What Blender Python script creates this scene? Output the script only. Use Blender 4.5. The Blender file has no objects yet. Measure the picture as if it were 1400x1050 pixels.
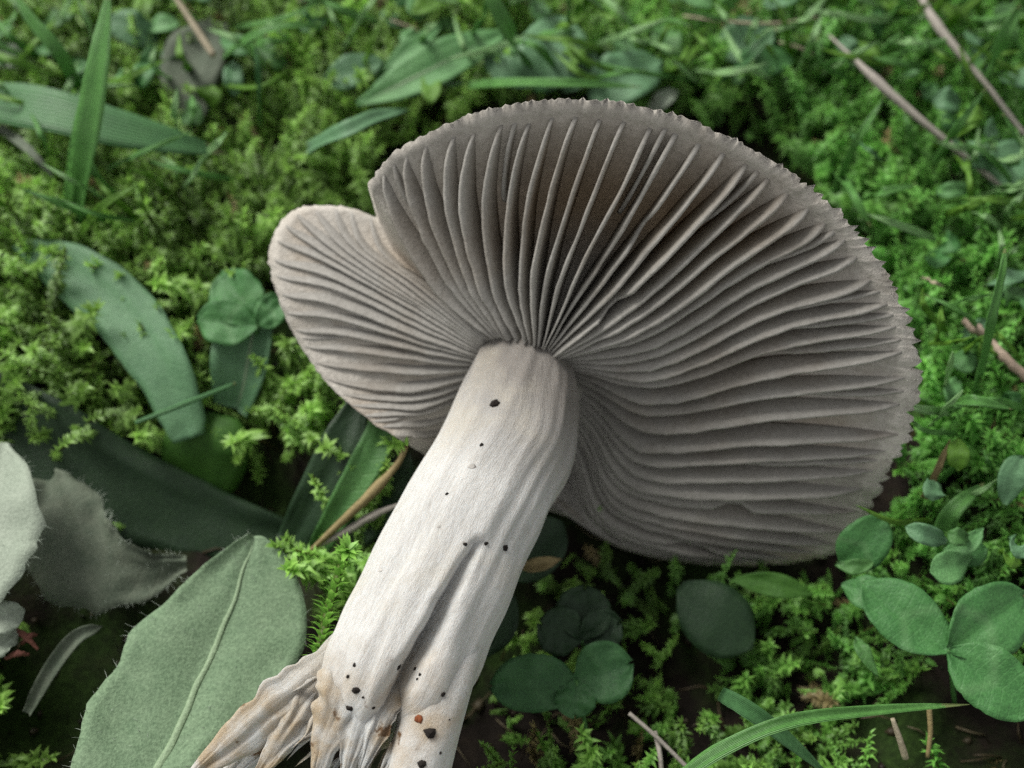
import bpy, math, random
import numpy as np
from mathutils import Vector, noise as mnoise

U = 0.01            # the script thinks in centimetres, Blender in metres
random.seed(7); rng = np.random.default_rng(7)
sc = bpy.context.scene
col = sc.collection

# ------------------------------------------------------------------ camera
H = 13.5; PITCH = math.radians(60); FPX = 1400.0
FWD = np.array([0, math.cos(PITCH), -math.sin(PITCH)])
DWN = np.array([0, -math.sin(PITCH), -math.cos(PITCH)])
RGT = np.array([1.0, 0, 0])
CAM = np.array([0, 0, H])
cd = bpy.data.cameras.new('camera'); cam = bpy.data.objects.new('camera', cd); col.objects.link(cam)
cam.location = CAM*U; cam.rotation_euler = (math.radians(90)-PITCH, 0, 0)
cd.sensor_width = 36; cd.lens = 36; cd.clip_start = 0.002; cd.clip_end = 200
cd.dof.use_dof = True; cd.dof.focus_distance = 11.6*U
cd.dof.aperture_fstop = 36e-3/(0.235*U)    # a 2.35 mm pupil
sc.camera = cam

# ------------------------------------------------------------------ sky, sun, exposure
SUN_EL, SUN_ROT = math.radians(45), math.radians(-46)
w = bpy.data.worlds.new('World'); sc.world = w; w.use_nodes = True
nt = w.node_tree; bg = nt.nodes['Background']
sky = nt.nodes.new('ShaderNodeTexSky'); sky.sky_type = 'NISHITA'; sky.sun_disc = False
sky.sun_elevation = SUN_EL; sky.sun_rotation = SUN_ROT
hs = nt.nodes.new('ShaderNodeHueSaturation'); hs.inputs['Saturation'].default_value = 0.03   # grey overcast
nt.links.new(sky.outputs[0], hs.inputs['Color']); nt.links.new(hs.outputs[0], bg.inputs['Color'])
bg.inputs['Strength'].default_value = 0.055
sd = bpy.data.lights.new('sun', 'SUN'); sd.energy = 1.5; sd.angle = math.radians(30); sd.color = (1, .97, .92)
sun = bpy.data.objects.new('sun', sd); col.objects.link(sun)
sdir = Vector((math.sin(SUN_ROT)*math.cos(SUN_EL), math.cos(SUN_ROT)*math.cos(SUN_EL), math.sin(SUN_EL)))
sun.rotation_euler = sdir.to_track_quat('Z', 'Y').to_euler(); sun.location = sdir*3
sc.view_settings.view_transform = 'Standard'; sc.view_settings.look = 'None'
sc.view_settings.exposure = 1.65; sc.view_settings.gamma = 1
sc.cycles.use_denoising = False      # the photograph is grainy too

# ------------------------------------------------------------------ helpers
def P(px, py, d):
    return CAM + d*(FWD + (px-700)/FPX*RGT + (py-525)/FPX*DWN)
def G(px, py, z=0.0):
    return P(px, py, (H-z)/(math.sin(PITCH)+math.cos(PITCH)*(py-525)/FPX))
def proj(p):
    q = np.asarray(p)-CAM; d = q@FWD
    return 700+FPX*(q@RGT)/d, 525+FPX*(q@DWN)/d, d
def nz(x, y=0., z=0.): return mnoise.noise((x, y, z))
def unit(v): return v/max(1e-9, np.linalg.norm(v))
def crom(pts, n):
    """Catmull-Rom through pts -> n points"""
    pts = np.asarray(pts, float)
    a = np.vstack([2*pts[0]-pts[1], pts, 2*pts[-1]-pts[-2]])
    out = []
    for i in range(n):
        t = i/(n-1)*(len(pts)-1); k = min(int(t), len(pts)-2); t -= k
        p0, p1, p2, p3 = a[k:k+4]
        out.append(.5*((2*p1)+(p2-p0)*t+(2*p0-5*p1+4*p2-p3)*t*t+(3*p1-p0-3*p2+p3)*t**3))
    return np.array(out)
def lerp1(vals, n):
    return np.interp(np.linspace(0, 1, n), np.linspace(0, 1, len(vals)), vals)
def mk(name, verts, faces, mat, parent=None, origin=None, uvs=None, cols=None, smooth=True):
    """verts in world centimetres; origin = root location (cm)"""
    v = np.asarray(verts, float)
    if origin is None: origin = parent['_o'] if parent is not None else np.zeros(3)
    origin = np.asarray(origin, float)
    me = bpy.data.meshes.new(name)
    me.from_pydata(((v-origin)*U).tolist(), [], [tuple(int(i) for i in f) for f in faces])
    if smooth: me.polygons.foreach_set('use_smooth', [True]*len(me.polygons))
    li = np.empty(len(me.loops), np.int32); me.loops.foreach_get('vertex_index', li)
    if uvs is not None:
        ul = me.uv_layers.new(name='UVMap'); ul.data.foreach_set('uv', np.asarray(uvs, np.float32)[li].ravel())
    if cols is not None:
        c = me.color_attributes.new('Col', 'FLOAT_COLOR', 'POINT')
        c.data.foreach_set('color', np.asarray(cols, np.float32).ravel())
    me.materials.append(mat); me.update()
    o = bpy.data.objects.new(name, me); col.objects.link(o)
    if parent is not None: o.parent = parent
    else:
        o.location = origin*U
    ORG[o.name] = origin
    return o
ORG = {}
class Root(dict): pass
def empty(name, loc):
    o = bpy.data.objects.new(name, None); col.objects.link(o)
    o.location = np.asarray(loc)*U; o.empty_display_size = .005; ORG[o.name] = np.asarray(loc, float)
    return o
def child(name, verts, faces, mat, par, **k):
    top = par
    while top.parent: top = top.parent
    o = mk(name, verts, faces, mat, None, ORG[top.name], **k)
    o.location = (0, 0, 0); o.parent = par
    return o
def tag(o, label=None, cat=None, group=None, kind=None):
    for k, v in (('label', label), ('category', cat), ('group', group), ('kind', kind)):
        if v: o[k] = v
    return o

# ------------------------------------------------------------------ materials
def mat_new(name):
    m = bpy.data.materials.new(name); m.use_nodes = True
    t = m.node_tree; return m, t, t.nodes['Principled BSDF'], t.nodes['Material Output']
def N(t, typ, **kw):
    n = t.nodes.new(typ)
    for k, v in kw.items():
        if k in n.inputs: n.inputs[k].default_value = v
        else: setattr(n, k, v)
    return n
def ramp(t, fac, stops):
    r = t.nodes.new('ShaderNodeValToRGB'); e = r.color_ramp.elements
    while len(e) < len(stops): e.new(.5)
    for q, (p, c) in zip(e, stops): q.position = p; q.color = (*c, 1)
    t.links.new(fac, r.inputs[0]); return r
def mixc(t, fac, a, b, blend='MIX'):
    m = t.nodes.new('ShaderNodeMix'); m.data_type = 'RGBA'; m.blend_type = blend
    for s, i in ((fac, 0), (a, 6), (b, 7)):
        if hasattr(s, 'is_linked'): t.links.new(s, m.inputs[i])
        else: m.inputs[i].default_value = s if i == 0 else (*s, 1)
    return m.outputs[2]
def bump(t, height, dist, strength, bs):
    b = N(t, 'ShaderNodeBump', Strength=strength, Distance=dist)
    t.links.new(height, b.inputs['Height']); t.links.new(b.outputs[0], bs.inputs['Normal']); return b
def objco(t, scale=(1, 1, 1)):
    tc = t.nodes.new('ShaderNodeTexCoord'); mp = N(t, 'ShaderNodeMapping'); mp.inputs['Scale'].default_value = scale
    t.links.new(tc.outputs['Object'], mp.inputs[0]); return mp.outputs[0]
def uvco(t, scale):
    tc = t.nodes.new('ShaderNodeTexCoord'); mp = N(t, 'ShaderNodeMapping'); mp.inputs['Scale'].default_value = scale
    t.links.new(tc.outputs['UV'], mp.inputs[0]); return mp.outputs[0]
def noisetex(t, co, scale, detail=4, rough=.6):
    n = N(t, 'ShaderNodeTexNoise', Scale=scale, Detail=detail, Roughness=rough); t.links.new(co, n.inputs['Vector']); return n.outputs[0]
def translucent_mix(t, bs, out, colsock, fac):
    tr = t.nodes.new('ShaderNodeBsdfTranslucent'); ms = t.nodes.new('ShaderNodeMixShader'); ms.inputs[0].default_value = fac
    t.links.new(colsock, tr.inputs[0]); t.links.new(bs.outputs[0], ms.inputs[1]); t.links.new(tr.outputs[0], ms.inputs[2])
    t.links.new(ms.outputs[0], out.inputs[0])

def leaf_mat(name, c1, c2, rough=.55, trans=.25, vein=(.2, .3, .15), veinamt=.35, mottled=.5, ribs=0, chevron=0., tip=None):
    m, t, bs, out = mat_new(name)
    co = objco(t); a = noisetex(t, co, 350, 5, .65); b = noisetex(t, co, 2600, 3, .7)
    r = ramp(t, a, [(.32, c1), (.68, c2)])
    c = mixc(t, .35*mottled*2, r.outputs[0], ramp(t, b, [(.3, tuple(x*.6 for x in c1)), (.7, tuple(min(1, x*1.35) for x in c2))]).outputs[0])
    # side veins from UV: u along the leaf, v = -1..1 across
    tc = t.nodes.new('ShaderNodeTexCoord'); sp = t.nodes.new('ShaderNodeSeparateXYZ'); t.links.new(tc.outputs['UV'], sp.inputs[0])
    ab = N(t, 'ShaderNodeMath', operation='ABSOLUTE'); t.links.new(sp.outputs[1], ab.inputs[0])
    m1 = N(t, 'ShaderNodeMath', operation='MULTIPLY'); t.links.new(ab.outputs[0], m1.inputs[0]); m1.inputs[1].default_value = -4.5
    m2 = N(t, 'ShaderNodeMath', operation='MULTIPLY_ADD'); t.links.new(sp.outputs[0], m2.inputs[0]); m2.inputs[1].default_value = 64; t.links.new(m1.outputs[0], m2.inputs[2])
    s = N(t, 'ShaderNodeMath', operation='SINE'); t.links.new(m2.outputs[0], s.inputs[0])
    vr = ramp(t, s.outputs[0], [(.80, (0, 0, 0)), (1., (1, 1, 1))])
    vm = N(t, 'ShaderNodeMath', operation='MULTIPLY'); t.links.new(vr.outputs[0], vm.inputs[0]); vm.inputs[1].default_value = veinamt*.6
    c = mixc(t, vm.outputs[0], c, vein)
    if chevron:            # pale V across each leaflet
        c1_ = N(t, 'ShaderNodeMath', operation='MULTIPLY_ADD'); t.links.new(ab.outputs[0], c1_.inputs[0]); c1_.inputs[1].default_value = .22; t.links.new(sp.outputs[0], c1_.inputs[2])
        cr = ramp(t, c1_.outputs[0], [(.42, (0, 0, 0)), (.50, (chevron,)*3), (.53, (chevron,)*3), (.60, (0, 0, 0))]); c = mixc(t, cr.outputs[0], c, vein)
    if tip:                # withered tip
        tn = N(t, 'ShaderNodeMath', operation='MULTIPLY_ADD'); t.links.new(a, tn.inputs[0]); tn.inputs[1].default_value = .12; t.links.new(sp.outputs[0], tn.inputs[2])
        c = mixc(t, ramp(t, tn.outputs[0], [(.995, (0, 0, 0)), (1.0, (.6, .6, .6))]).outputs[0], c, tip)
    blot = noisetex(t, co, 900, 4, .7)
    c = mixc(t, ramp(t, blot, [(.66, (0, 0, 0)), (.74, (.5, .5, .5))]).outputs[0], c, tuple(x*.45 for x in c1))
    hgt = b
    if ribs:
        r1 = N(t, 'ShaderNodeMath', operation='MULTIPLY'); t.links.new(sp.outputs[1], r1.inputs[0]); r1.inputs[1].default_value = ribs
        r2 = N(t, 'ShaderNodeMath', operation='SINE'); t.links.new(r1.outputs[0], r2.inputs[0])
        c = mixc(t, ramp(t, r2.outputs[0], [(.3, (.18, .18, .18)), (.8, (0, 0, 0))]).outputs[0], c, tuple(x*.55 for x in c1)); hgt = r2.outputs[0]
    t.links.new(c, bs.inputs['Base Color']); bs.inputs['Roughness'].default_value = rough
    bs.inputs['Specular IOR Level'].default_value = .4
    ad = N(t, 'ShaderNodeMath', operation='MULTIPLY_ADD'); t.links.new(vr.outputs[0], ad.inputs[0]); ad.inputs[1].default_value = -.3*min(1, veinamt*3); t.links.new(hgt, ad.inputs[2])
    bump(t, ad.outputs[0], .0003 if not ribs else .00012, .5, bs)
    translucent_mix(t, bs, out, c, trans)
    return m

M = {}
M['hairy'] = leaf_mat('grey_green_hairy_leaf', (.09, .16, .082), (.175, .255, .15), .8, .12, (.21, .285, .185), .14, .8)
M['pale'] = leaf_mat('pale_underside_leaf', (.25, .30, .23), (.34, .39, .31), .85, .15, (.4, .45, .36), .08)
M['greyleaf'] = leaf_mat('dull_grey_leaf', (.06, .085, .055), (.12, .14, .10), .85, .1, (.15, .17, .12), .2)
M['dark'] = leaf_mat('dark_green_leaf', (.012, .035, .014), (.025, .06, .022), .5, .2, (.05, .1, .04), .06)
M['blue'] = leaf_mat('blue_green_leaf', (.085, .20, .095), (.14, .29, .14), .5, .25, (.16, .29, .15), .1)
M['clover'] = leaf_mat('clover_leaf', (.04, .15, .038), (.075, .225, .062), .5, .28, (.16, .31, .13), .14, .6, chevron=.3)
M['shadedclover'] = leaf_mat('clover_painted_shade', (.025, .095, .030), (.05, .15, .045), .5, .25, (.09, .2, .08), .12, .6, chevron=.25)  # clover green darkened: the shade of cap and stem is in the colour
M['mid'] = leaf_mat('mid_green_leaf', (.055, .16, .04), (.09, .23, .06), .5, .3, (.13, .27, .09), .3)
M['bright'] = leaf_mat('bright_green_leaf', (.09, .22, .02), (.13, .29, .03), .5, .35, (.16, .3, .05), .2)
M['mossleaf'] = leaf_mat('dull_yellow_green_leaf', (.035, .12, .012), (.06, .17, .02), .6, .3, (.08, .19, .03), .15)
M['grass'] = leaf_mat('grass_green', (.09, .26, .055), (.15, .37, .09), .45, .3, (.1, .26, .06), .0, ribs=34, tip=(.3, .26, .12))
M['grassb'] = leaf_mat('grass_blue_green', (.06, .18, .06), (.10, .25, .09), .45, .3, (.1, .26, .06), .0, ribs=34, tip=(.3, .26, .12))
M['grasslight'] = leaf_mat('light_grass_green', (.24, .46, .17), (.34, .56, .25), .45, .35, (.1, .26, .06), .0, ribs=34)
M['herb'] = leaf_mat('lanceolate_leaf', (.09, .25, .08), (.15, .34, .12), .5, .28, (.16, .3, .12), .25)
M['straw'] = leaf_mat('dry_straw', (.26, .22, .14), (.4, .35, .25), .7, .1, (.3, .25, .18), .0)
M['brownstraw'] = leaf_mat('brown_straw', (.16, .12, .05), (.28, .22, .1), .7, .1, (.3, .25, .18), .0)
M['greystraw'] = leaf_mat('grey_straw', (.22, .2, .17), (.34, .31, .27), .8, .05, (.3, .25, .18), .0)
M['twig'] = leaf_mat('pink_brown_twig', (.24, .17, .12), (.42, .33, .26), .8, .0, (.3, .25, .18), .0)
M['midrib'] = leaf_mat('pale_midrib', (.19, .28, .155), (.28, .38, .23), .6, .2, (.2, .3, .15), .0)
M['red'] = leaf_mat('reddish_litter', (.09, .03, .02), (.16, .06, .04), .8, .05, (.3, .25, .18), .0)

def m_simple(name, c, rough=.7, trans=0.):
    m, t, bs, out = mat_new(name)
    co = objco(t); a = noisetex(t, co, 1500, 4, .6)
    r = ramp(t, a, [(.3, tuple(x*.7 for x in c)), (.7, tuple(min(1, x*1.25) for x in c))])
    t.links.new(r.outputs[0], bs.inputs['Base Color']); bs.inputs['Roughness'].default_value = rough
    bs.inputs['Specular IOR Level'].default_value = .2
    if trans: translucent_mix(t, bs, out, r.outputs[0], trans)
    return m
M['hair'] = m_simple('leaf_hair', (.42, .48, .40), .6, .3)
M['speck'] = m_simple('black_soil_speck', (.015, .012, .01), .9)
M['redspeck'] = m_simple('rusty_soil_speck', (.16, .05, .02), .9)

def moss_mat():
    m, t, bs, out = mat_new('moss')
    a = t.nodes.new('ShaderNodeVertexColor'); a.layer_name = 'Col'
    n = noisetex(t, objco(t), 1800, 3, .6)
    c = mixc(t, .5, a.outputs[0], ramp(t, n, [(.3, (.55, .6, .5)), (.7, (1, 1, 1))]).outputs[0], 'MULTIPLY')
    t.links.new(c, bs.inputs['Base Color']); bs.inputs['Roughness'].default_value = .5
    bs.inputs['Specular IOR Level'].default_value = .5
    translucent_mix(t, bs, out, c, .45)
    return m
M['moss'] = moss_mat()

def soil_mat():
    m, t, bs, out = mat_new('dark_soil')
    co = objco(t); a = noisetex(t, co, 220, 8, .7); b = noisetex(t, co, 45, 5, .6); g = noisetex(t, co, 900, 4, .7)
    c = ramp(t, a, [(.25, (.006, .005, .004)), (.55, (.017, .013, .010)), (.8, (.04, .03, .02))]).outputs[0]
    gr = ramp(t, g, [(.3, (.008, .016, .004)), (.7, (.03, .06, .012))]).outputs[0]
    c = mixc(t, ramp(t, b, [(.45, (0, 0, 0)), (.6, (1, 1, 1))]).outputs[0], c, gr)
    t.links.new(c, bs.inputs['Base Color']); bs.inputs['Roughness'].default_value = .95
    bs.inputs['Specular IOR Level'].default_value = .15
    bump(t, a, .002, .8, bs)
    return m
M['soil'] = soil_mat()

def gill_mat():
    m, t, bs, out = mat_new('taupe_gill')
    co = objco(t); a = noisetex(t, co, 130, 4, .6); f = noisetex(t, co, 1500, 4, .7); b = noisetex(t, co, 75, 3, .5)
    vc = t.nodes.new('ShaderNodeVertexColor'); vc.layer_name = 'Col'
    c = ramp(t, a, [(.3, (.36, .345, .31)), (.7, (.47, .455, .415))]).outputs[0]
    c = mixc(t, ramp(t, b, [(.54, (0, 0, 0)), (.66, (.3, .3, .3))]).outputs[0], c, (.25, .18, .11))
    c = mixc(t, .3, c, ramp(t, f, [(.3, (.2, .18, .16)), (.7, (.55, .53, .5))]).outputs[0])
    c = mixc(t, 1., c, vc.outputs[0], 'MULTIPLY')
    t.links.new(c, bs.inputs['Base Color']); bs.inputs['Roughness'].default_value = .85
    bs.inputs['Specular IOR Level'].default_value = .15
    bump(t, f, .0004, .35, bs)
    translucent_mix(t, bs, out, c, .35)
    return m
M['gill'] = gill_mat()
def cap_mat():
    m, t, bs, out = mat_new('grey_brown_cap')
    co = objco(t); a = noisetex(t, co, 150, 5, .65); f = noisetex(t, co, 1200, 4, .7)
    vc = t.nodes.new('ShaderNodeVertexColor'); vc.layer_name = 'Col'
    c = ramp(t, a, [(.3, (.36, .34, .305)), (.7, (.47, .45, .41))]).outputs[0]
    b = noisetex(t, co, 85, 3, .5)
    c = mixc(t, ramp(t, b, [(.52, (0, 0, 0)), (.66, (.5, .5, .5))]).outputs[0], c, (.25, .19, .125))
    c = mixc(t, .3, c, ramp(t, f, [(.3, (.16, .14, .12)), (.7, (.46, .44, .41))]).outputs[0])
    c = mixc(t, 1., c, vc.outputs[0], 'MULTIPLY')
    t.links.new(c, bs.inputs['Base Color']); bs.inputs['Roughness'].default_value = .85
    bs.inputs['Specular IOR Level'].default_value = .15
    bump(t, f, .0006, .6, bs)
    return m
M['cap'] = cap_mat()
def stem_mat():
    m, t, bs, out = mat_new('white_fibrous_stem')
    co = uvco(t, (14, 1.1, 1)); a = noisetex(t, co, 6, 5, .65)
    co2 = uvco(t, (60, 2.2, 1)); f = noisetex(t, co2, 5, 4, .7)
    oc = objco(t); st = noisetex(t, oc, 110, 5, .6); sp = noisetex(t, oc, 420, 3, .6)
    vc = t.nodes.new('ShaderNodeVertexColor'); vc.layer_name = 'Col'     # R = earthy base, G = grey-brown apex plus painted shade of the cap
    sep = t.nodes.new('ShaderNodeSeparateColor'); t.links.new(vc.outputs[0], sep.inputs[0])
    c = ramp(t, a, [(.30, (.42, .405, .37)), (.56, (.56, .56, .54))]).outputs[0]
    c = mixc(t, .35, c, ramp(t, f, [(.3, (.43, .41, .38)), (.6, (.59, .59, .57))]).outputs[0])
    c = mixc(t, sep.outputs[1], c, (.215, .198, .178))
    c = mixc(t, ramp(t, st, [(.5, (0, 0, 0)), (.68, (.4, .4, .4))]).outputs[0], c, (.47, .43, .34))
    e = N(t, 'ShaderNodeMath', operation='MULTIPLY'); t.links.new(sep.outputs[0], e.inputs[0])
    t.links.new(ramp(t, st, [(.38, (0, 0, 0)), (.62, (1, 1, 1))]).outputs[0], e.inputs[1])
    c = mixc(t, e.outputs[0], c, (.38, .30, .205))
    e2 = N(t, 'ShaderNodeMath', operation='MULTIPLY'); t.links.new(sep.outputs[0], e2.inputs[0])
    t.links.new(ramp(t, sp, [(.62, (0, 0, 0)), (.72, (1, 1, 1))]).outputs[0], e2.inputs[1])
    c = mixc(t, e2.outputs[0], c, (.14, .085, .045))
    t.links.new(c, bs.inputs['Base Color']); bs.inputs['Roughness'].default_value = .6
    bs.inputs['Specular IOR Level'].default_value = .25
    ad = N(t, 'ShaderNodeMath', operation='ADD'); t.links.new(a, ad.inputs[0]); t.links.new(f, ad.inputs[1])
    bump(t, ad.outputs[0], .0006, .55, bs)
    bs.inputs['Subsurface Weight'].default_value = .3
    bs.inputs['Subsurface Radius'].default_value = (.0015, .0012, .001); bs.inputs['Subsurface Scale'].default_value = 1.
    return m
M['stem'] = stem_mat()

# ------------------------------------------------------------------ ground with hollows
HOLLOWS = [  # px, py, radius px, depth cm : places where the moss opens onto dark soil
    (300, 655, 95, 1.0), (190, 640, 80, .9), (400, 690, 75, 1.0), (110, 650, 70, .8), (235, 470, 45, .6), (255, 400, 40, .5),
    (60, 880, 95, .9), (40, 980, 110, .9), (130, 950, 60, .7), (225, 170, 40, .5), (175, 215, 45, .5), (215, 265, 40, .5),
    (15, 230, 40, .5), (700, 800, 60, .5), (780, 800, 60, .6), (870, 830, 70, .6), (680, 1020, 60, .7), (960, 850, 55, .6), (1130, 860, 45, .5),
    (1370, 1000, 70, .8), (1300, 1010, 45, .6), (370, 70, 30, .4), (520, 45, 30, .4), (1210, 175, 40, .5), (420, 470, 35, .5), (395, 400, 30, .5),
    (860, 1010, 50, .5), (450, 690, 60, .7), (370, 520, 30, .4), (1145, 245, 20, .4), (1320, 700, 25, .4), (440, 215, 30, .4), (340, 575, 30, .4)]
HC = np.array([[*G(a, b, .3)[:2], c*15.5/FPX, d] for a, b, c, d in HOLLOWS])
DIPS = np.array([[*G(a, b, 0)[:2], c*15/FPX, d] for a, b, c, d in [(860, 860, 210, 1.5), (1060, 910, 190, 1.4), (710, 940, 160, 1.1), (260, 640, 170, .7), (60, 920, 150, .6), (1330, 1060, 120, .7)]])
def dip(x, y):
    x = np.asarray(x); r = np.zeros_like(x, dtype=float)
    for hx, hy, hr, hd in DIPS: r = np.maximum(r, hd*np.exp(-(((x-hx)**2+(y-hy)**2)/(hr*hr))**1.5))
    return r
def hollow(x, y):
    x = np.asarray(x); y = np.asarray(y); r = np.zeros_like(x, dtype=float)
    for hx, hy, hr, hd in HC:
        r = np.maximum(r, hd*np.exp(-(((x-hx)**2+(y-hy)**2)/(hr*hr))**1.5))
    return r
def gnoise(x, y):
    return .42*np.array([nz(a*.35, b*.35, 3.1) for a, b in zip(x, y)])+.10*np.array([nz(a*1.3, b*1.3, 8.) for a, b in zip(x, y)])
def axis(lo, hi, step, far):
    mid = list(np.arange(lo, hi+1e-6, step)); a = mid[0]; b = mid[-1]; s = step; pre = []; post = []
    while s < far:
        s *= 1.6; a -= s; b += s; pre.append(a); post.append(b)
    return np.array(pre[::-1]+mid+post)
gx = axis(-16, 16, .22, 900); gy = axis(-7, 24, .22, 900)
X, Y = np.meshgrid(gx, gy); xf, yf = X.ravel(), Y.ravel()
inside = np.exp(-np.maximum(0, np.hypot(xf, yf-7)-20)/10)
zf = gnoise(xf, yf)*inside-np.maximum(hollow(xf, yf), dip(xf, yf))
nx = len(gx); ny = len(gy)
faces = [(j*nx+i, j*nx+i+1, (j+1)*nx+i+1, (j+1)*nx+i) for j in range(ny-1) for i in range(nx-1)]
g = mk('ground', np.stack([xf, yf, zf], 1), faces, M['soil']); g['kind'] = 'structure'
def gz(x, y):
    return .42*nz(x*.35, y*.35, 3.1)+.10*nz(x*1.3, y*1.3, 8.)-float(hollow(np.array([x]), np.array([y]))[0])

# ------------------------------------------------------------------ mushroom
BX = unit(.25*RGT-.55*(-DWN)*-1*-1 + .8*FWD) if False else unit(.25*RGT-.55*DWN+.8*FWD)   # from gill edges into the cap flesh
BS = unit(.10*RGT-.16*DWN+.97*FWD)
# key gill lines: four pixels from stem to rim, extra depth at each (cm)
KEYS = [
 ((612,600),(585,596),(562,596),(542,598), -0.7),
 ((628,548),(580,563),(535,566),(500,571), -0.6),
 ((640,515),(570,531),(500,531),(448,524), -0.3),
 ((644,493),(575,480),(475,468),(408,468), 0.05),
 ((646,480),(572,455),(455,418),(383,415), 0.25),
 ((648,470),(575,425),(455,365),(368,345), 0.65),
 ((651,462),(575,405),(468,340),(400,288), 0.9),
 ((654,456),(583,395),(500,340),(472,283), 1.0),
 ((657,452),(597,403),(540,350),(516,298), 1.05),
 # the fold: the main lobe starts in front of the left lobe
 ((662,447),(602,398),(538,322),(502,252), -0.05),
 ((672,447),(628,390),(575,290),(545,205), -0.1),
 ((692,450),(665,390),(637,280),(640,158), -0.05),
 ((716,455),(695,390),(692,280),(720,140), 0),
 ((742,460),(742,380),(770,265),(812,137), 0),
 ((756,466),(795,385),(855,280),(918,156), 0),
 ((766,474),(842,405),(935,310),(1032,206), 0),
 ((776,481),(872,435),(1000,345),(1120,268), 0),
 ((786,490),(890,472),(1040,395),(1192,345), 0),
 ((796,502),(900,508),(1060,452),(1238,432), 0),
 ((806,520),(898,548),(1060,518),(1254,500), 0),
 ((813,545),(888,592),(1050,585),(1243,588), 0.15),
 ((815,570),(878,640),(1020,652),(1208,650), 0.4),
 ((810,595),(860,670),(1000,708),(1168,735), 0.75),
 ((800,620),(840,700),(950,745),(1092,768), 1.0),
 ((785,640),(812,710),(872,752),(962,772), 1.15),
 ((770,655),(782,702),(812,728),(850,750), 1.1),
 ((752,668),(752,685),(760,695),(775,706), .9),
 ((700,650),(700,660),(700,672),(700,685), 0.5),
 ((640,622),(636,628),(630,638),(618,646), 0.2),
]
RECESS = np.interp(np.arange(29), [0, 3, 8, 9, 12, 16, 18, 20, 25, 28], [.1, -.1, -.2, -.25, -.3, -.2, .2, 1.0, 1.2, .6])
def edge_depth(px, py, u, ex, rec=0.):
    x = (px-725)/FPX*13; y = (py-490)/FPX*13
    return 13.15+.42*y-.17*x+ex*u-.10*math.sin(math.pi*u)+rec*(1-u)**1.6
KP = []
AT = np.interp(np.arange(29), [0, 7, 9, 12, 16, 18, 20, 28], [.08, .12, .25, .32, .32, .25, .05, 0.])
for kk, k in enumerate(KEYS):
    p0_ = k[0]; k = ((p0_[0]+(722-p0_[0])*AT[kk], p0_[1]+(505-p0_[1])*AT[kk]),)+tuple(k[1:])
    KP.append([np.array([p[0], p[1], edge_depth(p[0], p[1], i/3, k[4], RECESS[kk])]) for i, p in enumerate(k[:4])])
KP = np.array(KP)                         # keys x 4 x 3
SEGS = [(0, 8), (9, 28)]
# parametrise by rim arc length in pixels
rimlen = np.concatenate([[0], np.cumsum(np.linalg.norm(np.diff(np.vstack([KP[:, 3, :2], KP[:1, 3, :2]]), axis=0), axis=1))])
VT = rimlen[-1]
def keyrow(v):
    v = v % VT
    k = int(np.searchsorted(rimlen, v, 'right')-1); k = min(k, len(KP)-1)
    t = (v-rimlen[k])/(rimlen[k+1]-rimlen[k]); n = len(KP)
    k2 = (k+1) % n
    if k == 8 or k == n-1: return KP[k]*(1-t)+KP[k2]*t
    lo, hi = SEGS[0] if k <= 8 else SEGS[1]
    p0 = KP[k-1] if k-1 >= lo else 2*KP[k]-KP[k2]
    p3 = KP[k2+1] if k2+1 <= hi else 2*KP[k2]-KP[k]
    p1, p2 = KP[k], KP[k2]
    return .5*((2*p1)+(p2-p0)*t+(2*p0-5*p1+4*p2-p3)*t*t+(3*p1-p0-3*p2+p3)*t**3)
def rowpoint(row, u):
    a = np.vstack([2*row[0]-row[1], row, 2*row[3]-row[2]]); t = max(-.0, u)*3
    if u > 1: q = row[3]+(row[3]-row[2])*3*(u-1)*.9; return P(*q)
    k = min(int(t), 2); t -= k; p0, p1, p2, p3 = a[k:k+4]
    return P(*(.5*((2*p1)+(p2-p0)*t+(2*p0-5*p1+4*p2-p3)*t*t+(3*p1-p0-3*p2+p3)*t**3)))
def radial(v):                             # shorter gill lines carry lower gills
    r = keyrow(v); return (.30+.55*min(1., np.linalg.norm(r[3, :2]-r[0, :2])/300))*vparam(HM, v)
HM = np.interp(np.arange(len(KEYS)), [0, 8, 9, 10, 11, 12, 15, 17, 18, 21, 23, 28], [.15, .13, .24, .32, .44, .60, .68, .60, .50, .45, .4, .4])
LEAN = np.interp(np.arange(len(KEYS)), [0, 7, 8, 9, 10, 11, 12, 14, 17, 22, 28], [-.30, -.45, -.35, -.34, -.28, -.14, -.05, 0., .16, .30, .1])
BROWN = np.interp(np.arange(len(KEYS)), [0, 6, 8, 9, 11, 13, 16, 17, 19, 28], [0, 0, .5, .15, .4, 1.2, 1.2, .6, .15, .3])
def vparam(tab, v):
    v = v % VT; return float(np.interp(v, rimlen, np.append(tab, tab[0])))
def hf(u, rl):
    u = min(1, max(0, u)); return rl*(.62+.38*min(1, u/.3))*(1-u**2.6)**.8
def flesh(v, u):
    row = keyrow(v); return rowpoint(row, u)+hf(u, radial(v))*BX

STEM_BASE = P(480, 1060, 11.3)
mush = empty('mushroom', [STEM_BASE[0], STEM_BASE[1], .3])
tag(mush, 'uprooted mushroom with fan of taupe gills and split white stem lying on the moss', 'mushroom')

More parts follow.
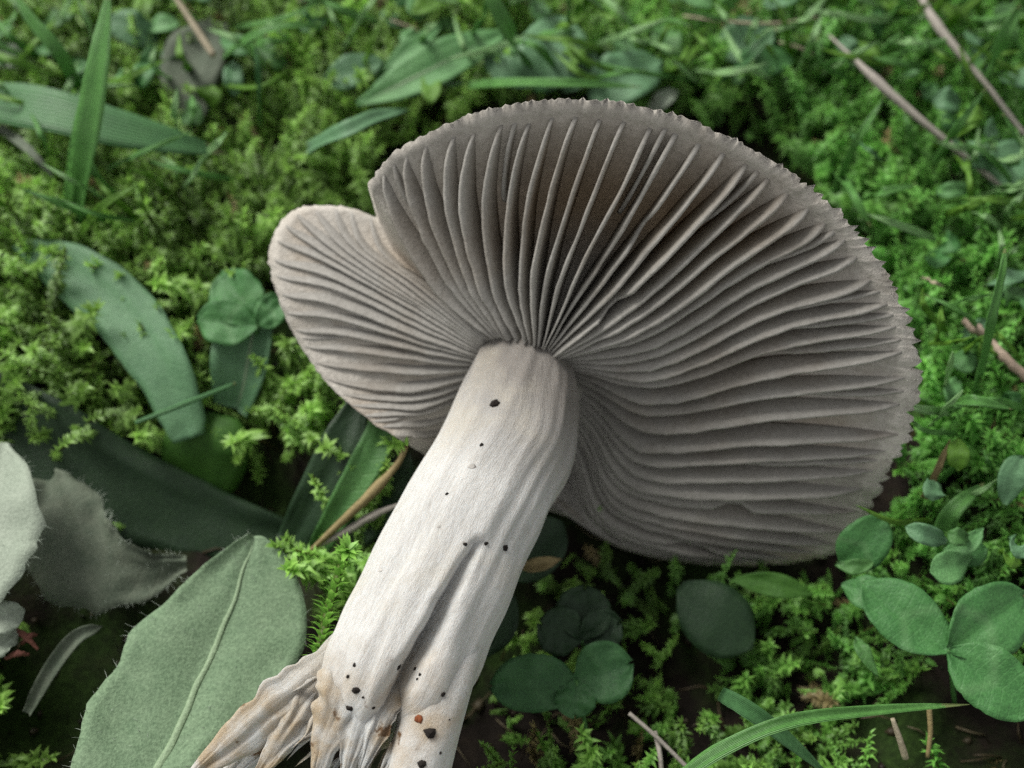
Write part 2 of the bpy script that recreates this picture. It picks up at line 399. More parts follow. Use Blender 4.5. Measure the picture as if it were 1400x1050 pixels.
# cap: inner flesh, toothed rim, outer skin as one closed shell
NV, NI, NO = 520, 15, 10
cv, cf, cc = [], [], []
rows = []
for i in range(NV):
    v = VT*i/NV
    row = keyrow(v); rl = radial(v); rim = keyrow(v)[3]
    right = 1/(1+math.exp(-(rim[0]-1080)/50))
    jag = .010*nz(v*.02, 1.)+(.016+.016*right)*nz(v*.13, 5.)+(.012+.03*right)*abs(nz(v*.27, 9.))
    ring = []
    for j in range(NI):
        u = (j/(NI-1))**.85*(1+jag)
        p = rowpoint(row, u)+hf(u, rl)*BX
        p = p+BX*.02*nz(v*.05, u*6, 2.)
        ring.append(len(cv)); cv.append(p)
        e = max(0, (u-.965)/.035); s = 1+e*(.25+.45*right)-.12*(.5+.5*nz(v*.06, u*2.))
        br = vparam(BROWN, v)*math.exp(-((u-.6)/.22)**2)*.8
        cc.append((s*(1-.2*br), s*(.99-.36*br), s*(.97-.52*br), 1))
    for j in range(NO):
        u = 1-((j+.35)/NO)
        p = rowpoint(row, u)+hf(u, rl)*BX+(.10+(.9*min(1, rl*2)+.1)*(1-u*u)**.75)*BS
        p = p+BS*.03*nz(v*.02, u*5, 7.)
        ring.append(len(cv)); cv.append(p); cc.append((.75, .70, .66, 1))
    rows.append(ring)
for i in range(NV):
    a, b = rows[i], rows[(i+1) % NV]
    for j in range(len(a)-1): cf.append((a[j], b[j], b[j+1], a[j+1]))
cen = len(cv); cv.append(np.mean([cv[r[-1]] for r in rows], axis=0)+.1*BS); cc.append((.75, .7, .66, 1))
for i in range(NV): cf.append((rows[i][-1], rows[(i+1) % NV][-1], cen))
cen2 = len(cv); cv.append(np.mean([cv[r[0]] for r in rows], axis=0)); cc.append((.8, .8, .8, 1))
for i in range(NV): cf.append((rows[(i+1) % NV][0], rows[i][0], cen2))
cap = child('cap', cv, cf, M['cap'], mush, cols=cc)

CENTRE = P(722, 488, 14.0)
def make_gill(v, seed, u0=0., hs=1., bite=None):
    rl = radial(v); row = keyrow(v)
    NU, NH = 24, 4
    ua_ = np.linspace(0, 1, NU)**.85
    ua = max(0, u0)+ua_*(-max(0, u0)+ float(np.interp(v, rimlen[[0, 9, 11, 16, 18, 27]], [.985, .97, .925, .93, .97, .985]))+.015*nz(seed, 3.))
    amp = .022*(.5+rl); lean = vparam(LEAN, v)
    brown = vparam(BROWN, v)*(.7+.6*nz(seed, 9.)); V, F, C = [], [], []
    for u in ua:
        dv = rowpoint(keyrow(v+4), u)-rowpoint(keyrow(v-4), u)
        lat = unit(dv)
        f = rowpoint(row, u)+hf(u, rl)*BX
        hg = hf(u, rl)*min(1, max(0.0, (ua[-1]-u)/.075))**.4*hs
        if u0 > 0: hg *= math.sqrt(min(1, max(0.0, (u-u0)/.22)))
        hg *= 1+.06*nz(u*9, seed, 1.)+.05*nz(u*30, seed, 5.)
        if bite: hg *= 1-.4*math.exp(-((u-bite[0])/(bite[1]-bite[0])/.6)**4)
        sway = amp*(nz(u*3., seed*1.7, 2.)*1.3+.35*nz(u*9., seed, 4.))
        for side in (0, 1):
            for h in range(NH+1):
                t = h/NH
                th = float(np.interp(v, rimlen[[0, 9, 12, 16, 18, 27]], [.022, .028, .034, .034, .024, .022]))*(.85+.25*nz(u*7, seed, 3.))*(1 if side else -1)*(1 if t < .9 else .7)*min(1, .35+u*2.2)
                p = f-BX*(hg*t+.0)+BX*.03*(1-t)+lat*(th+(sway+lean*hg/.4)*t**1.3)
                V.append(p)
                s = .86+.20*t**3+.07*nz(u*12, seed, t*2)
                br = brown*math.exp(-((u-.62)/.25)**2)*(1-t)**.7
                C.append((s*(1-.25*br), s*(1-.45*br), s*(1-.68*br), 1))
    W = 2*(NH+1)
    if u0 <= 0:                               # the gill runs on into the stem
        first = V[:W]; pre = []
        for f in (.75, .4, .16):
            pre += [q+(CENTRE-q)*f*(.9 if f < .7 else 1) for q in first]
        V = pre+V; C = [C[0]]*len(pre)+C; NU += 3
    for i in range(NU-1):
        a = i*W; b = a+W
        loop = list(range(NH+1))+[NH+1+h for h in range(NH, -1, -1)]
        for q in range(len(loop)):
            m_, n_ = loop[q], loop[(q+1) % len(loop)]
            F.append((a+m_, a+n_, b+n_, b+m_))
    loop = list(range(NH+1))+[NH+1+h for h in range(NH, -1, -1)]
    F.append(tuple(loop[::-1])); F.append(tuple((NU-1)*W+q for q in loop))
    child('gill', V, F, M['gill'], mush, cols=C)

v = 4.; k = 0; GR = random.Random(3)
endv = rimlen[26]+20
while v < endv:
    inleft = v < rimlen[8]
    crease = rimlen[8] < v < rimlen[9]
    step = (25 if inleft else 37)*GR.uniform(.85, 1.15)
    if v > rimlen[20]: step *= .82
    if not crease:
        bt = None
        if v > rimlen[13] and GR.random() < .2: b0 = GR.uniform(.25, .8); bt = (b0, b0+GR.uniform(.05, .12))
        make_gill(v, k*1.37, 0., GR.uniform(.9, 1.06), bt)
        if GR.random() < (.15 if inleft else .3):
            make_gill(v+step*.5, k*2.11+50, GR.uniform(.5, .72), GR.uniform(.5, .75))
    v += step; k += 1

# stem ------------------------------------------------------
def sweep(stations, n, nphi, seed, flat=.92, ridge=.012, endcap=True):
    st = np.array([[*l, *r, d] for l, r, d in stations], float)
    st = crom(st, n); V, UVs, F = [], [], []
    L = np.array([P(a[0], a[1], a[4]) for a in st]); R = np.array([P(a[2], a[3], a[4]) for a in st])
    Cn = (L+R)/2
    T = np.gradient(Cn, axis=0)
    for i in range(n):
        wv = (R[i]-L[i])/2; t = unit(T[i]); fr = unit(np.cross(unit(wv), t))
        if fr@FWD > 0: fr = -fr
        rw = np.linalg.norm(wv)
        for j in range(nphi):
            ph = 2*math.pi*j/nphi
            rr = 1+ridge/rw*(nz(math.cos(ph)*4*rw, math.sin(ph)*4*rw+seed, i*.05)*2.2+1.2*nz(math.cos(ph)*11*rw, math.sin(ph)*11*rw+seed, i*.03)
                 +1.5*nz(math.cos(ph)*1.2, math.sin(ph)*1.2+seed, i*.09))
            V.append(Cn[i]+wv*math.cos(ph)*rr+fr*rw*flat*math.sin(ph)*rr)
            UVs.append((j/nphi*rw*2, i/n*6+seed))
    for i in range(n-1):
        for j in range(nphi):
            j2 = (j+1) % nphi
            F.append((i*nphi+j, i*nphi+j2, (i+1)*nphi+j2, (i+1)*nphi+j))
    F.append(tuple(range(nphi))[::-1]); F.append(tuple((n-1)*nphi+j for j in range(nphi)))
    return np.array(V), F, np.array(UVs)
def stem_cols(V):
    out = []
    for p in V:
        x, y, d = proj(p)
        e = min(1, max(0, (y-860)/130)); a = min(1, max(0, (675-y+ (x-700)*.6)/170))  # a: apex grey, its own tone and painted shade below the gills
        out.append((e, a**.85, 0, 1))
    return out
BODY = [((700,350),(790,388),14.35), ((676,425),(770,464),13.7), ((647,490),(788,545),13.34), ((608,572),(784,634),13.02), ((570,645),(752,698),12.68),
        ((531,718),(724,760),12.4), ((497,785),(698,822),12.2), ((467,845),(672,880),12.02), ((440,902),(646,938),11.88),
        ((446,950),(618,975),11.9), ((470,985),(585,1000),12.0), ((495,1010),(560,1018),12.1)]
GROOVE = np.array([(742,652),(790,627),(840,602),(885,578),(920,558),(955,543),(1000,530)])
V, F, UV = sweep(BODY, 130, 128, 1., ridge=.02)
for q in range(len(V)):
    x, y, d = proj(V[q])
    k_ = q//128; cpt = V[k_*128:(k_+1)*128].mean(axis=0)
    if y > 735 and d < proj(cpt)[2]:
        gx_ = np.interp(y, GROOVE[:, 0], GROOVE[:, 1])+5*nz(y*.03, 2.); w_ = 7+(y-735)*.05
        V[q] = V[q]+(cpt-V[q])*min(.62, .12+(y-735)*.0035)*math.exp(-((x-gx_)/w_)**2)
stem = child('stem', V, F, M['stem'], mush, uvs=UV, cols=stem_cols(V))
STRAND = [((625,800),(690,808),12.35), ((600,850),(676,856),12.02), ((575,895),(660,899),11.74), ((555,942),(645,946),11.58), ((540,1000),(629,1004),11.45), ((524,1060),(613,1064),11.32), ((508,1120),(596,1124),11.15)]
V2, F2, UV2 = sweep(STRAND, 80, 48, 7.)
strand = child('stem_strand', V2, F2, M['stem'], mush, uvs=UV2, cols=stem_cols(V2))
strand['label'] = 'right half of the split white stem'

def strip(name, pts, widths, par, mat, seed, curl=.35, thick=.05, n=26, nc=7, lab=None, cols=True, normal=None, jag=.25):
    """torn fibrous flap: curved cross-section, ragged end"""
    pts = crom([P(*p) for p in pts], n); w_ = lerp1(widths, n); T = np.gradient(pts, axis=0)
    V, UVs, F = [], [], []
    for i in range(n):
        t = unit(T[i]); nn = -FWD if normal is None else normal
        s = unit(np.cross(t, nn)); m_ = unit(np.cross(s, t))
        if m_@FWD > 0: m_ = -m_
        d = proj(pts[i])[2]; ww = w_[i]*d/FPX/2
        for sd in (0, 1):
            for j in range(nc):
                c = -1+2*j/(nc-1)
                off = ww*(c*(1+jag*nz(i*.22, c+seed))+.12*nz(i*.1, seed*3))
                hgt = -curl*ww*c*c+.05*nz(i*.06, c*2.2, seed)+.035*nz(i*.03, c*6.5, seed)+.02*nz(i*.08, c*14, seed)-(thick if sd else 0)
                V.append(pts[i]+s*off+m_*hgt+t*(jag*.3*nz(j*2.3, seed) if i > n-4 else 0)); UVs.append((c*.4*ww*2+seed, i/n*2))
    W = 2*nc
    for i in range(n-1):
        a = i*W; b = a+W
        for j in range(nc-1):
            F.append((a+j, a+j+1, b+j+1, b+j)); F.append((a+nc+j+1, a+nc+j, b+nc+j, b+nc+j+1))
        F.append((a, b, b+nc, a+nc)); F.append((a+nc-1, a+2*nc-1, b+2*nc-1, b+nc-1))
    for i in (0, n-1):
        a = i*W
        F.append(tuple(a+j for j in range(nc))+tuple(a+nc+j for j in range(nc-1, -1, -1)))
    o = child(name, V, F, mat, par, uvs=UVs, cols=[(min(1.8, .55+1.2*(proj(p)[1]-900)/110), 0, 0, 1) for p in V])
    if lab: o['label'] = lab
    return o
FL = [([(480,865,12.1),(434,922,11.6),(380,966,11.5),(322,1014,11.5),(250,1070,11.5)], [30,62,70,56,8]),
      ([(470,880,12.1),(424,955,11.55),(388,1008,11.5),(345,1070,11.5)], [36,58,46,8]),
      ([(510,870,12.0),(478,940,11.3),(452,1000,11.2),(428,1070,11.2)], [50,96,60,6]),
      ([(530,885,12.0),(508,950,11.35),(488,1005,11.2),(470,1070,11.2)], [44,66,50,14]),
      ([(566,895,12.0),(541,948,11.4),(516,998,11.2),(488,1070,11.2)], [10,36,34,4]),
      ([(450,900,12.1),(395,985,11.7),(330,1045,11.75),(285,1080,11.75)], [30,52,36,6])]
for i, (a, b) in enumerate(FL): strip('torn_flap', a, b, mush, M['stem'], 2.+3*i, curl=.25, thick=.025, n=44, nc=17, jag=.34)
FR = random.Random(5)
for i in range(26):                      # loose fibres along the torn base
    x0 = FR.uniform(400, 545); y0 = 1000-abs(x0-500)*.55+FR.uniform(-40, 40); an = FR.gauss(2.25, .28); ln = FR.uniform(30, 85); d0 = 11.32+FR.uniform(0, .25)+max(0, (480-x0)*.003)
    q = [(x0+math.cos(an)*ln*f+FR.gauss(0, 3), y0+math.sin(an)*ln*f, d0-.10*math.sin(f*3.1)) for f in (0, .35, .7, 1)]
    strip('stem_fibre', q, [FR.uniform(4, 9), FR.uniform(5, 12), FR.uniform(3, 7), 1], mush, M['stem'], 60.+i, curl=.3, thick=.012, n=10, nc=5, jag=.3)

# specks of soil stuck to the stem
from mathutils.bvhtree import BVHTree
dg_v = [Vector(p) for p in np.vstack([V, V2])]; off = len(V)
bvh = BVHTree.FromPolygons(dg_v, F+[tuple(i+off for i in f) for f in F2])
def hit(px, py):
    d = unit(P(px, py, 1)-CAM); r = bvh.ray_cast(Vector(CAM), Vector(d)); return r[0], r[1]
SR = random.Random(11)
def blob(name, px, py, r, mat, par, flat=.6):
    loc, nn = hit(px, py)
    if loc is None: return
    loc = np.array(loc); nn = np.array(nn); a = unit(np.cross(nn, RGT+.1)); b = np.cross(nn, a)
    R_ = r*12/FPX; V, F = [], []
    for i in range(5):
        th = math.pi*i/4
        for j in range(7):
            ph = 2*math.pi*j/7; q = R_*(1+.35*SR.uniform(-1, 1))
            V.append(loc+nn*(math.cos(th)*q*flat)+(a*math.cos(ph)+b*math.sin(ph)*1.2)*math.sin(th)*q)
    for i in range(4):
        for j in range(7): F.append((i*7+j, i*7+(j+1) % 7, (i+1)*7+(j+1) % 7, (i+1)*7+j))
    child(name, V, F, mat, par)
for px, py, r in [(677,551,6),(658,608,2.6),(611,675,2.2),(690,749,4.5),(665,743,2.5),(636,744,2.5),(487,943,4.5),(606,949,3.2),(574,922,2),(588,1003,7),
                  (577,1046,5),(545,912,4),(476,925,2.5),(478,968,4)]:
    blob('soil_speck', px, py, r, M['speck'], stem if px < 560 or py < 760 else strand)
blob('soil_speck', 572, 983, 5, M['redspeck'], strand)
for q in range(8):
    t_ = SR.random()
    if t_ < .5: gx_, gy_ = SR.gauss(np.interp(900+t_*200, GROOVE[:, 0], GROOVE[:, 1]), 7), 900+t_*200
    else: gx_, gy_ = SR.uniform(455, 620), SR.uniform(900, 1048)
    blob('soil_speck', gx_, gy_, SR.choice([1.2, 1.5, 2, 2.6]), M['speck'], stem, .5)
for px, py, r in [(645,638,7),(520,780,5),(600,720,4)]:
    blob('soil_speck', px, py, r*.6, m_simple('grey_dust', (.4, .38, .35)), stem, .2)

# ------------------------------------------------------------------ leaves and blades
LEAFPROF = {
 'lance': [.12, .45, .75, .95, 1., .93, .75, .48, .04], 'obovate': [.10, .34, .62, .85, .97, 1., .92, .68, .06],
 'round': [.14, .60, .86, .98, 1., .96, .84, .60, .06], 'strap': [.55, .8, .92, 1., 1., .96, .85, .65, .05],
 'blade': [.8, .95, 1., 1., .95, .85, .68, .42, .02]}
UPN = unit(np.array([0, -.35, 1.]))
def leaf(name, pts, mat, width=None, prof='lance', wl=None, wr=None, label=None, cat=None, group=None, par=None, cup=.15, wav=.04,
         thick=.018, n=22, nc=8, normal=None, groove=.03, rib=None, hairs=0, seed=None, edge=.0, notch=0.):
    """pts: (px, py, z cm) along the midrib; widths in photo pixels at that distance (full width)"""
    seed = random.random()*50 if seed is None else seed
    if name in ('herb_leaf', 'small_leaf'): pts = [(p[0], p[1], p[2]+.22) for p in pts]
    p3 = crom([G(*p) for p in pts], n)
    if wl is None:
        pr = lerp1(LEAFPROF[prof], n); L_ = pr*width/2; R_ = pr*width/2
    else: L_ = crom(np.array(wl, float)[:, None], n)[:, 0]; R_ = crom(np.array(wr, float)[:, None], n)[:, 0]
    T = np.gradient(p3, axis=0); V, F, UVs = [], [], []
    N0 = UPN if normal is None else unit(np.array(normal, float))
    ribpts = []
    for i in range(n):
        t = unit(T[i]); s = unit(np.cross(t, N0)); m_ = unit(np.cross(s, t)); d = proj(p3[i])[2]
        k = i/(n-1)
        for sd in (0, 1):
            for j in range(nc+1):
                c = -1+2*j/nc; ww = (L_[i] if c < 0 else R_[i])*d/FPX
                e = 1+edge*nz(k*11, c*.5+seed, 1.)+edge*.6*nz(k*31, c*.5+seed, 4.)
                hh = cup*ww*c*c-groove*math.exp(-(c/.16)**2)*min(1, ww*3)+wav*nz(k*4, c*1.6, seed)*(.3+abs(c))+wav*.5*nz(k*11, c*3, seed+9)*abs(c)
                q = p3[i]+s*(c*ww*e)+m_*(hh-(thick if sd else 0))
                if notch and k > .9: q = q-t*notch*(1-abs(c))*(k-.9)/.1
                V.append(q); UVs.append((k, c))
        ribpts.append((p3[i]+m_*(-groove*.9), m_, s, t, d))
    W = 2*(nc+1)
    for i in range(n-1):
        a = i*W; b = a+W
        for j in range(nc):
            F.append((a+j, a+j+1, b+j+1, b+j)); q = a+nc+1; r = b+nc+1
            F.append((q+j+1, q+j, r+j, r+j+1))
        F.append((a, b, b+nc+1, a+nc+1)); F.append((a+nc, a+2*nc+1, b+2*nc+1, b+nc))
    for i in (0, n-1):
        a = i*W; F.append(tuple(a+j for j in range(nc+1))+tuple(a+nc+1+j for j in range(nc, -1, -1)))
    if par is None: o = mk(name, V, F, mat, origin=p3[0], uvs=UVs)
    else: o = child(name, V, F, mat, par, uvs=UVs)
    tag(o, label, cat, group)
    if rib:
        RV, RF = [], []
        for i in range(n-1):
            c, m_, s, t, d = ribpts[i]; r = rib*d/FPX*(1-.85*i/(n-1))
            for j in range(8):
                a = 2*math.pi*j/8; RV.append(c+s*(math.cos(a)*r*(1+.2*nz(i*.5, seed))+.03*nz(i*.22, seed, 2.))+m_*(math.sin(a)*r*.4))
        for i in range(n-2):
            for j in range(8): RF.append((i*8+j, i*8+(j+1) % 8, (i+1)*8+(j+1) % 8, (i+1)*8+j))
        RF.append(tuple(range(8))[::-1]); RF.append(tuple((n-2)*8+j for j in range(8)))
        child('midrib', RV, RF, M['midrib'], o, uvs=[(0, 0)]*len(RV))
    if hairs:
        HV, HF = [], []; HR = random.Random(int(seed*100))
        Vt = np.array(V)
        for q in range(hairs):
            i = HR.randrange(1, n-1)
            onedge = HR.random() < .55
            j = HR.choice((0, nc)) if onedge else HR.randrange(nc+1)
            a0 = Vt[i*W+j]; a1 = Vt[(i+1)*W+j]; f = HR.random(); b0 = a0*(1-f)+a1*f
            c, m_, s, t, d = ribpts[i]
            dirn = (s*(-1 if j == 0 else 1)*1.1+m_*.35 if onedge else m_)+np.array([HR.gauss(0, .45) for _ in range(3)])
            dirn = unit(dirn); ln = HR.uniform(.04, .10); r = .003
            x = unit(np.cross(dirn, RGT+.3)); y = np.cross(dirn, x); z0 = len(HV)
            bend = np.array([HR.gauss(0, .02) for _ in range(3)])
            for kk in range(3):
                an = 2*math.pi*kk/3; HV.append(b0-dirn*.01+(x*math.cos(an)+y*math.sin(an))*r)
            for kk in range(3):
                an = 2*math.pi*kk/3; HV.append(b0+dirn*ln*.55+bend+(x*math.cos(an)+y*math.sin(an))*r*.7)
            HV.append(b0+dirn*ln+bend*2.2)
            for kk in range(3):
                k2 = (kk+1) % 3
                HF.append((z0+kk, z0+k2, z0+3+k2, z0+3+kk)); HF.append((z0+3+kk, z0+3+k2, z0+6))
        child('leaf_hairs', HV, HF, M['hair'], o)['kind'] = 'stuff'
    return o
def blade(pts, width, mat, label, group=None, name='grass_leaf', cat='grass blade', **k):
    k.setdefault('cup', .45); k.setdefault('wav', .035); k.setdefault('edge', .05)
    if pts[0][1] < 600: pts = [(p[0], p[1], p[2]+(.3 if i == 0 else .75)) for i, p in enumerate(pts)]
    return leaf(name, pts, mat, width, 'blade', label=label, cat=cat, group=group, nc=4, n=20, groove=.0, **k)
def tube(name, pts, radii, mat, label=None, cat=None, group=None, par=None, n=26, sides=8, rough=.12, seed=1.):
    p3 = crom([G(*p) for p in pts], n); r_ = lerp1(radii, n); T = np.gradient(p3, axis=0); V, F, UVs = [], [], []
    for i in range(n):
        t = unit(T[i]); s = unit(np.cross(t, UPN)); m_ = np.cross(s, t); d = proj(p3[i])[2]; r = r_[i]*d/FPX
        for j in range(sides):
            a = 2*math.pi*j/sides; q = r*(1+rough*nz(i*.4, j*.8, seed))
            V.append(p3[i]+s*math.cos(a)*q+m_*math.sin(a)*q); UVs.append((i/n, j/sides))
    for i in range(n-1):
        for j in range(sides): F.append((i*sides+j, i*sides+(j+1) % sides, (i+1)*sides+(j+1) % sides, (i+1)*sides+j))
    F.append(tuple(range(sides))[::-1]); F.append(tuple((n-1)*sides+j for j in range(sides)))
    if par is None: o = mk(name, V, F, mat, origin=p3[0], uvs=UVs)
    else: o = child(name, V, F, mat, par, uvs=UVs)
    return tag(o, label, cat, group)
def clover(joint, leaflets, mat, label, stalk=None, group=None, name='clover_leaf'):
    """joint (px,py,z); leaflets: (tip px, tip py, tip z, width px)"""
    base = stalk[-1] if stalk else (joint[0], joint[1], 0.)
    r = empty(name, G(*base)); tag(r, label, 'clover', group)
    for tx, ty, tz, wd in leaflets:
        wd *= .86
        mx, my = (joint[0]+tx)/2, (joint[1]+ty)/2
        leaf('leaflet', [joint, (mx, my, (joint[2]+tz)/2+.05), (tx, ty, tz)], mat, wd, 'round', par=r, cup=.16, wav=.07, n=20, nc=10, groove=.05, notch=.09, edge=.05)
    pts = [joint]+(list(stalk) if stalk else [(joint[0]+4, joint[1]+10, joint[2]*.5), base])
    if len(pts) < 3: pts.insert(1, tuple((a+b)/2 for a, b in zip(pts[0], pts[1])))
    tube('stalk', pts, [3, 3, 3.5], M['mid'], par=r, n=12, sides=6)
    return r

# --- lower left: hairy leaves
leaf('hairy_leaf', [(195,1100,1.15),(215,1050,1.08),(240,1000,1.0),(262,950,.96),(285,900,.95),(307,850,.98),(325,800,1.04),(340,757,1.08),(347,732,1.06)], M['hairy'],
     wl=[105,115,125,112,114,88,62,30,5], wr=[40,50,62,85,105,115,95,58,14], label='broad grey-green hairy leaf with pale midrib, under the torn stem base', cat='leaf',
     cup=.05, wav=.09, rib=7, hairs=150, n=48, nc=16, groove=.05, edge=.03, seed=3.3)
leaf('pale_leaf', [(-70,820,1.3),(-40,740,1.35),(-10,670,1.4),(5,605,1.35)], M['pale'], wl=[60,70,60,4], wr=[70,100,66,4],
     label='pale whitish-green leaf beside the dull grey hairy leaf', cat='leaf', cup=.1, wav=.1, hairs=120, n=26, edge=.12, seed=8.1)
leaf('grey_leaf', [(255,770,.35),(190,775,.5),(120,760,.6),(85,700,.7),(70,650,.6)], M['greyleaf'], wl=[12,48,72,60,20], wr=[10,24,60,52,16],
     label='dull grey wrinkled hairy leaf between the pale leaf and the broad leaf', cat='leaf', cup=.12, wav=.22, hairs=260, n=30, nc=10, edge=.22, seed=12.2)
leaf('pale_leaf', [(-40,850,1.0),(0,845,1.05),(34,835,.95)], M['pale'], 46, 'round', label='small pale leaf tip above the reddish litter scraps', cat='leaf', cup=.2, wav=.1, edge=.1, seed=4.)
leaf('pale_leaf', [(-30,905,.8),(0,880,.85),(25,862,.8)], M['pale'], 34, 'round', label='small pale curled leaf fragment touching the reddish litter scraps', cat='leaf', cup=.3, wav=.1, edge=.15, seed=5.)
for i, (a, b) in enumerate([((15,858),(52,888)), ((30,880),(50,868)), ((8,900),(40,895))]):
    tube('litter_scrap', [(*a, .7), ((a[0]+b[0])/2, (a[1]+b[1])/2-4, .8), (*b, .7)], [3, 4.5, 2], M['red'], 'reddish brown scrap of litter by the pale leaf fragments', 'plant litter', 'reddish scraps by the pale leaves', rough=.5, seed=i)
leaf('curved_leaf', [(38,975,.2),(68,920,.5),(105,872,.7),(140,856,.6)], M['greyleaf'], 22, 'strap', label='narrow curved grey-green leaf arching out of black soil', cat='leaf', cup=.6, nc=6, wav=.02, seed=2.)
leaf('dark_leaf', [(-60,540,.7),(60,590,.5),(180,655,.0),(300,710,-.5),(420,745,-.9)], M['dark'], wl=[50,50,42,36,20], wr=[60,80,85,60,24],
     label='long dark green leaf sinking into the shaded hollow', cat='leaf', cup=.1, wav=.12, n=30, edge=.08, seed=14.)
leaf('strap_leaf', [(20,335,1.05),(90,365,1.1),(165,420,1.05),(215,490,.9),(245,560,.6),(258,600,.4)], M['blue'], wl=[8,34,42,40,32,20], wr=[8,38,46,40,30,20],
     label='long blue-green strap leaf bending down through yellow-green moss', cat='leaf', cup=.12, wav=.1, n=32, edge=.06, seed=16.)
clover((352,445,1.2), [(268,435,1.25,80),(300,372,1.3,85),(392,405,1.3,52)], M['clover'], 'three-part clover leaf beside the left lobe of the cap', stalk=[(350,470,.6),(345,500,.0)])
leaf('folded_leaf', [(322,560,.2),(335,510,.7),(345,450,.95),(350,425,.9)], M['blue'], wl=[28,44,44,20], wr=[20,30,30,16], label='upright folded leaf with pale midrib below the clover by the cap', cat='leaf', cup=.35, rib=4, n=20, groove=.06, seed=18.)
leaf('round_leaf', [(268,680,-.5),(276,635,.0),(282,595,.3),(285,562,.3)], M['mossleaf'], 118, 'strap', label='rounded bright yellow-green leaf above the dark hollow', cat='leaf', cup=-.15, wav=.05, normal=(0, -.8, .7), seed=19.)
tube('grass_stalk', [(185,578,1.2),(250,553,1.25),(322,524,1.2)], [3, 4, 2.5], M['grassb'], 'thin green stalk lying across the strap leaf end', 'grass stalk')
leaf('broad_blade', [(395,745,-.1),(430,680,.5),(468,610,1.0),(492,550,1.2)], M['dark'], wl=[20,26,30,16], wr=[24,30,30,14], label='dark broad blade tucked under the left cap lobe', cat='leaf', cup=.2, n=22, seed=20.)
leaf('broad_blade', [(430,760,.2),(470,690,.8),(510,620,1.2),(528,575,1.3)], M['mid'], wl=[14,20,24,20], wr=[14,20,22,16], label='lighter green broad blade next to the stem', cat='leaf', cup=.2, n=22, seed=21.)
leaf('broad_blade', [(480,740,-.2),(525,680,.3),(560,620,.6)], M['dark'], 60, 'strap', label='short dark blade in the shade behind the stem', cat='leaf', cup=.2, n=16, seed=22.)
tube('dry_stalk', [(408,768,.5),(455,725,.8),(510,672,1.15),(545,632,1.35),(562,590,1.5)], [2, 5, 7.5, 4, 3], M['brownstraw'], 'brown dry stalk leaning out from behind the stem', 'dry stalk', rough=.25)
tube('dry_stalk', [(425,752,.6),(470,728,.75),(510,705,.9),(545,690,1.0)], [1.5, 6, 6, 3], M['greystraw'], 'greyish dry stalk under the brown one beside the stem', 'dry stalk', rough=.3, seed=4)

# --- upper left
blade([(-40,135,1.3),(60,150,1.3),(180,180,1.2),(310,210,.8)], 62, M['grassb'], 'wide dark green blade lying across the upright grass blades', cup=.12)
blade([(105,310,.6),(118,200,1.8),(135,90,2.6),(150,-25,3.1)], 38, M['grass'], 'tall green grass blade standing before the wide dark blade', cup=.3)
blade([(90,300,.6),(105,220,1.4),(112,160,1.9),(118,120,2.1)], 22, M['grass'], 'shorter green blade alongside the tall grass blade', cup=.3)
blade([(112,120,1.5),(80,70,1.9),(45,30,2.2),(15,-15,2.4)], 20, M['grass'], 'slanting green blade leaning away from the tall grass blade')
leaf('herb_leaf', [(215,55,.8),(180,38,1.1),(150,22,1.2)], M['blue'], 50, 'round', label='small blue-green leaf behind the tall grass blade', cat='leaf')
leaf('herb_leaf', [(260,165,.9),(262,110,1.1),(278,60,1.2),(300,30,1.2)], M['greyleaf'], wl=[20,42,40,12], wr=[20,36,36,12], label='dull grey leaf lying behind the pale straw', cat='leaf', wav=.1)
leaf('herb_leaf', [(250,170,.7),(265,135,.9),(290,110,1.0)], M['blue'], 56, 'round', label='grey-green leaf in front of the dull grey leaf', cat='leaf', wav=.08)
tube('straw', [(232,-15,2.4),(262,30,2.2),(292,76,2.0)], [3, 4.5, 5], M['straw'], 'pale straw pointing at the dull grey leaf', 'straw')
blade([(305,78,1.2),(350,48,1.6),(400,34,1.7),(450,40,1.4)], 12, M['grass'], 'thin arching green blade over the moss near the straw')
leaf('dry_leaf', [(-25,88,1.2),(10,76,1.35),(45,92,1.1)], M['pale'], 34, 'lance', label='whitish dry leaf scrap beside the wide dark blade', cat='leaf', wav=.12, edge=.15)
blade([(0,175,.9),(40,205,1.2),(75,245,1.0)], 12, M['greyleaf'], 'dull grey-green narrow blade below the wide dark blade')
tube('straw', [(137,178,1.9),(152,183,1.9),(166,188,1.85)], [2, 3, 1.5], M['straw'], 'tiny pale straw bit on the wide dark blade', 'straw', n=8)
blade([(355,170,.7),(354,110,1.5),(348,55,2.0)], 9, M['grassb'], 'thin upright blue-green blade near the arching blade')

# --- top centre
leaf('herb_leaf', [(488,142,1.0),(560,108,1.3),(630,72,1.4),(692,42,1.3)], M['herb'], 64, 'lance', label='large lance-shaped green leaf with pale midrib beyond the cap', cat='leaf', rib=3, wav=.06, seed=31.)
leaf('herb_leaf', [(522,95,1.1),(560,68,1.3),(603,34,1.3)], M['herb'], 28, 'lance', label='narrow pointed leaf above the large lance-shaped leaf', cat='leaf', seed=32.)
leaf('herb_leaf', [(440,115,1.0),(480,98,1.2),(525,82,1.2)], M['blue'], 50, 'lance', label='blue-green leaf half under moss left of the lance-shaped leaf', cat='leaf', seed=33.)
leaf('herb_leaf', [(738,125,1.0),(748,90,1.3),(760,55,1.4),(768,22,1.3)], M['blue'], 92, 'round', label='broad blue-green leaf rising behind the cap top', cat='leaf', wav=.08, seed=34.)
leaf('herb_leaf', [(728,118,1.0),(695,98,1.2),(660,78,1.2)], M['blue'], 44, 'lance', label='blue-green leaf pointing from the broad leaf to the lance-shaped leaf', cat='leaf', seed=35.)
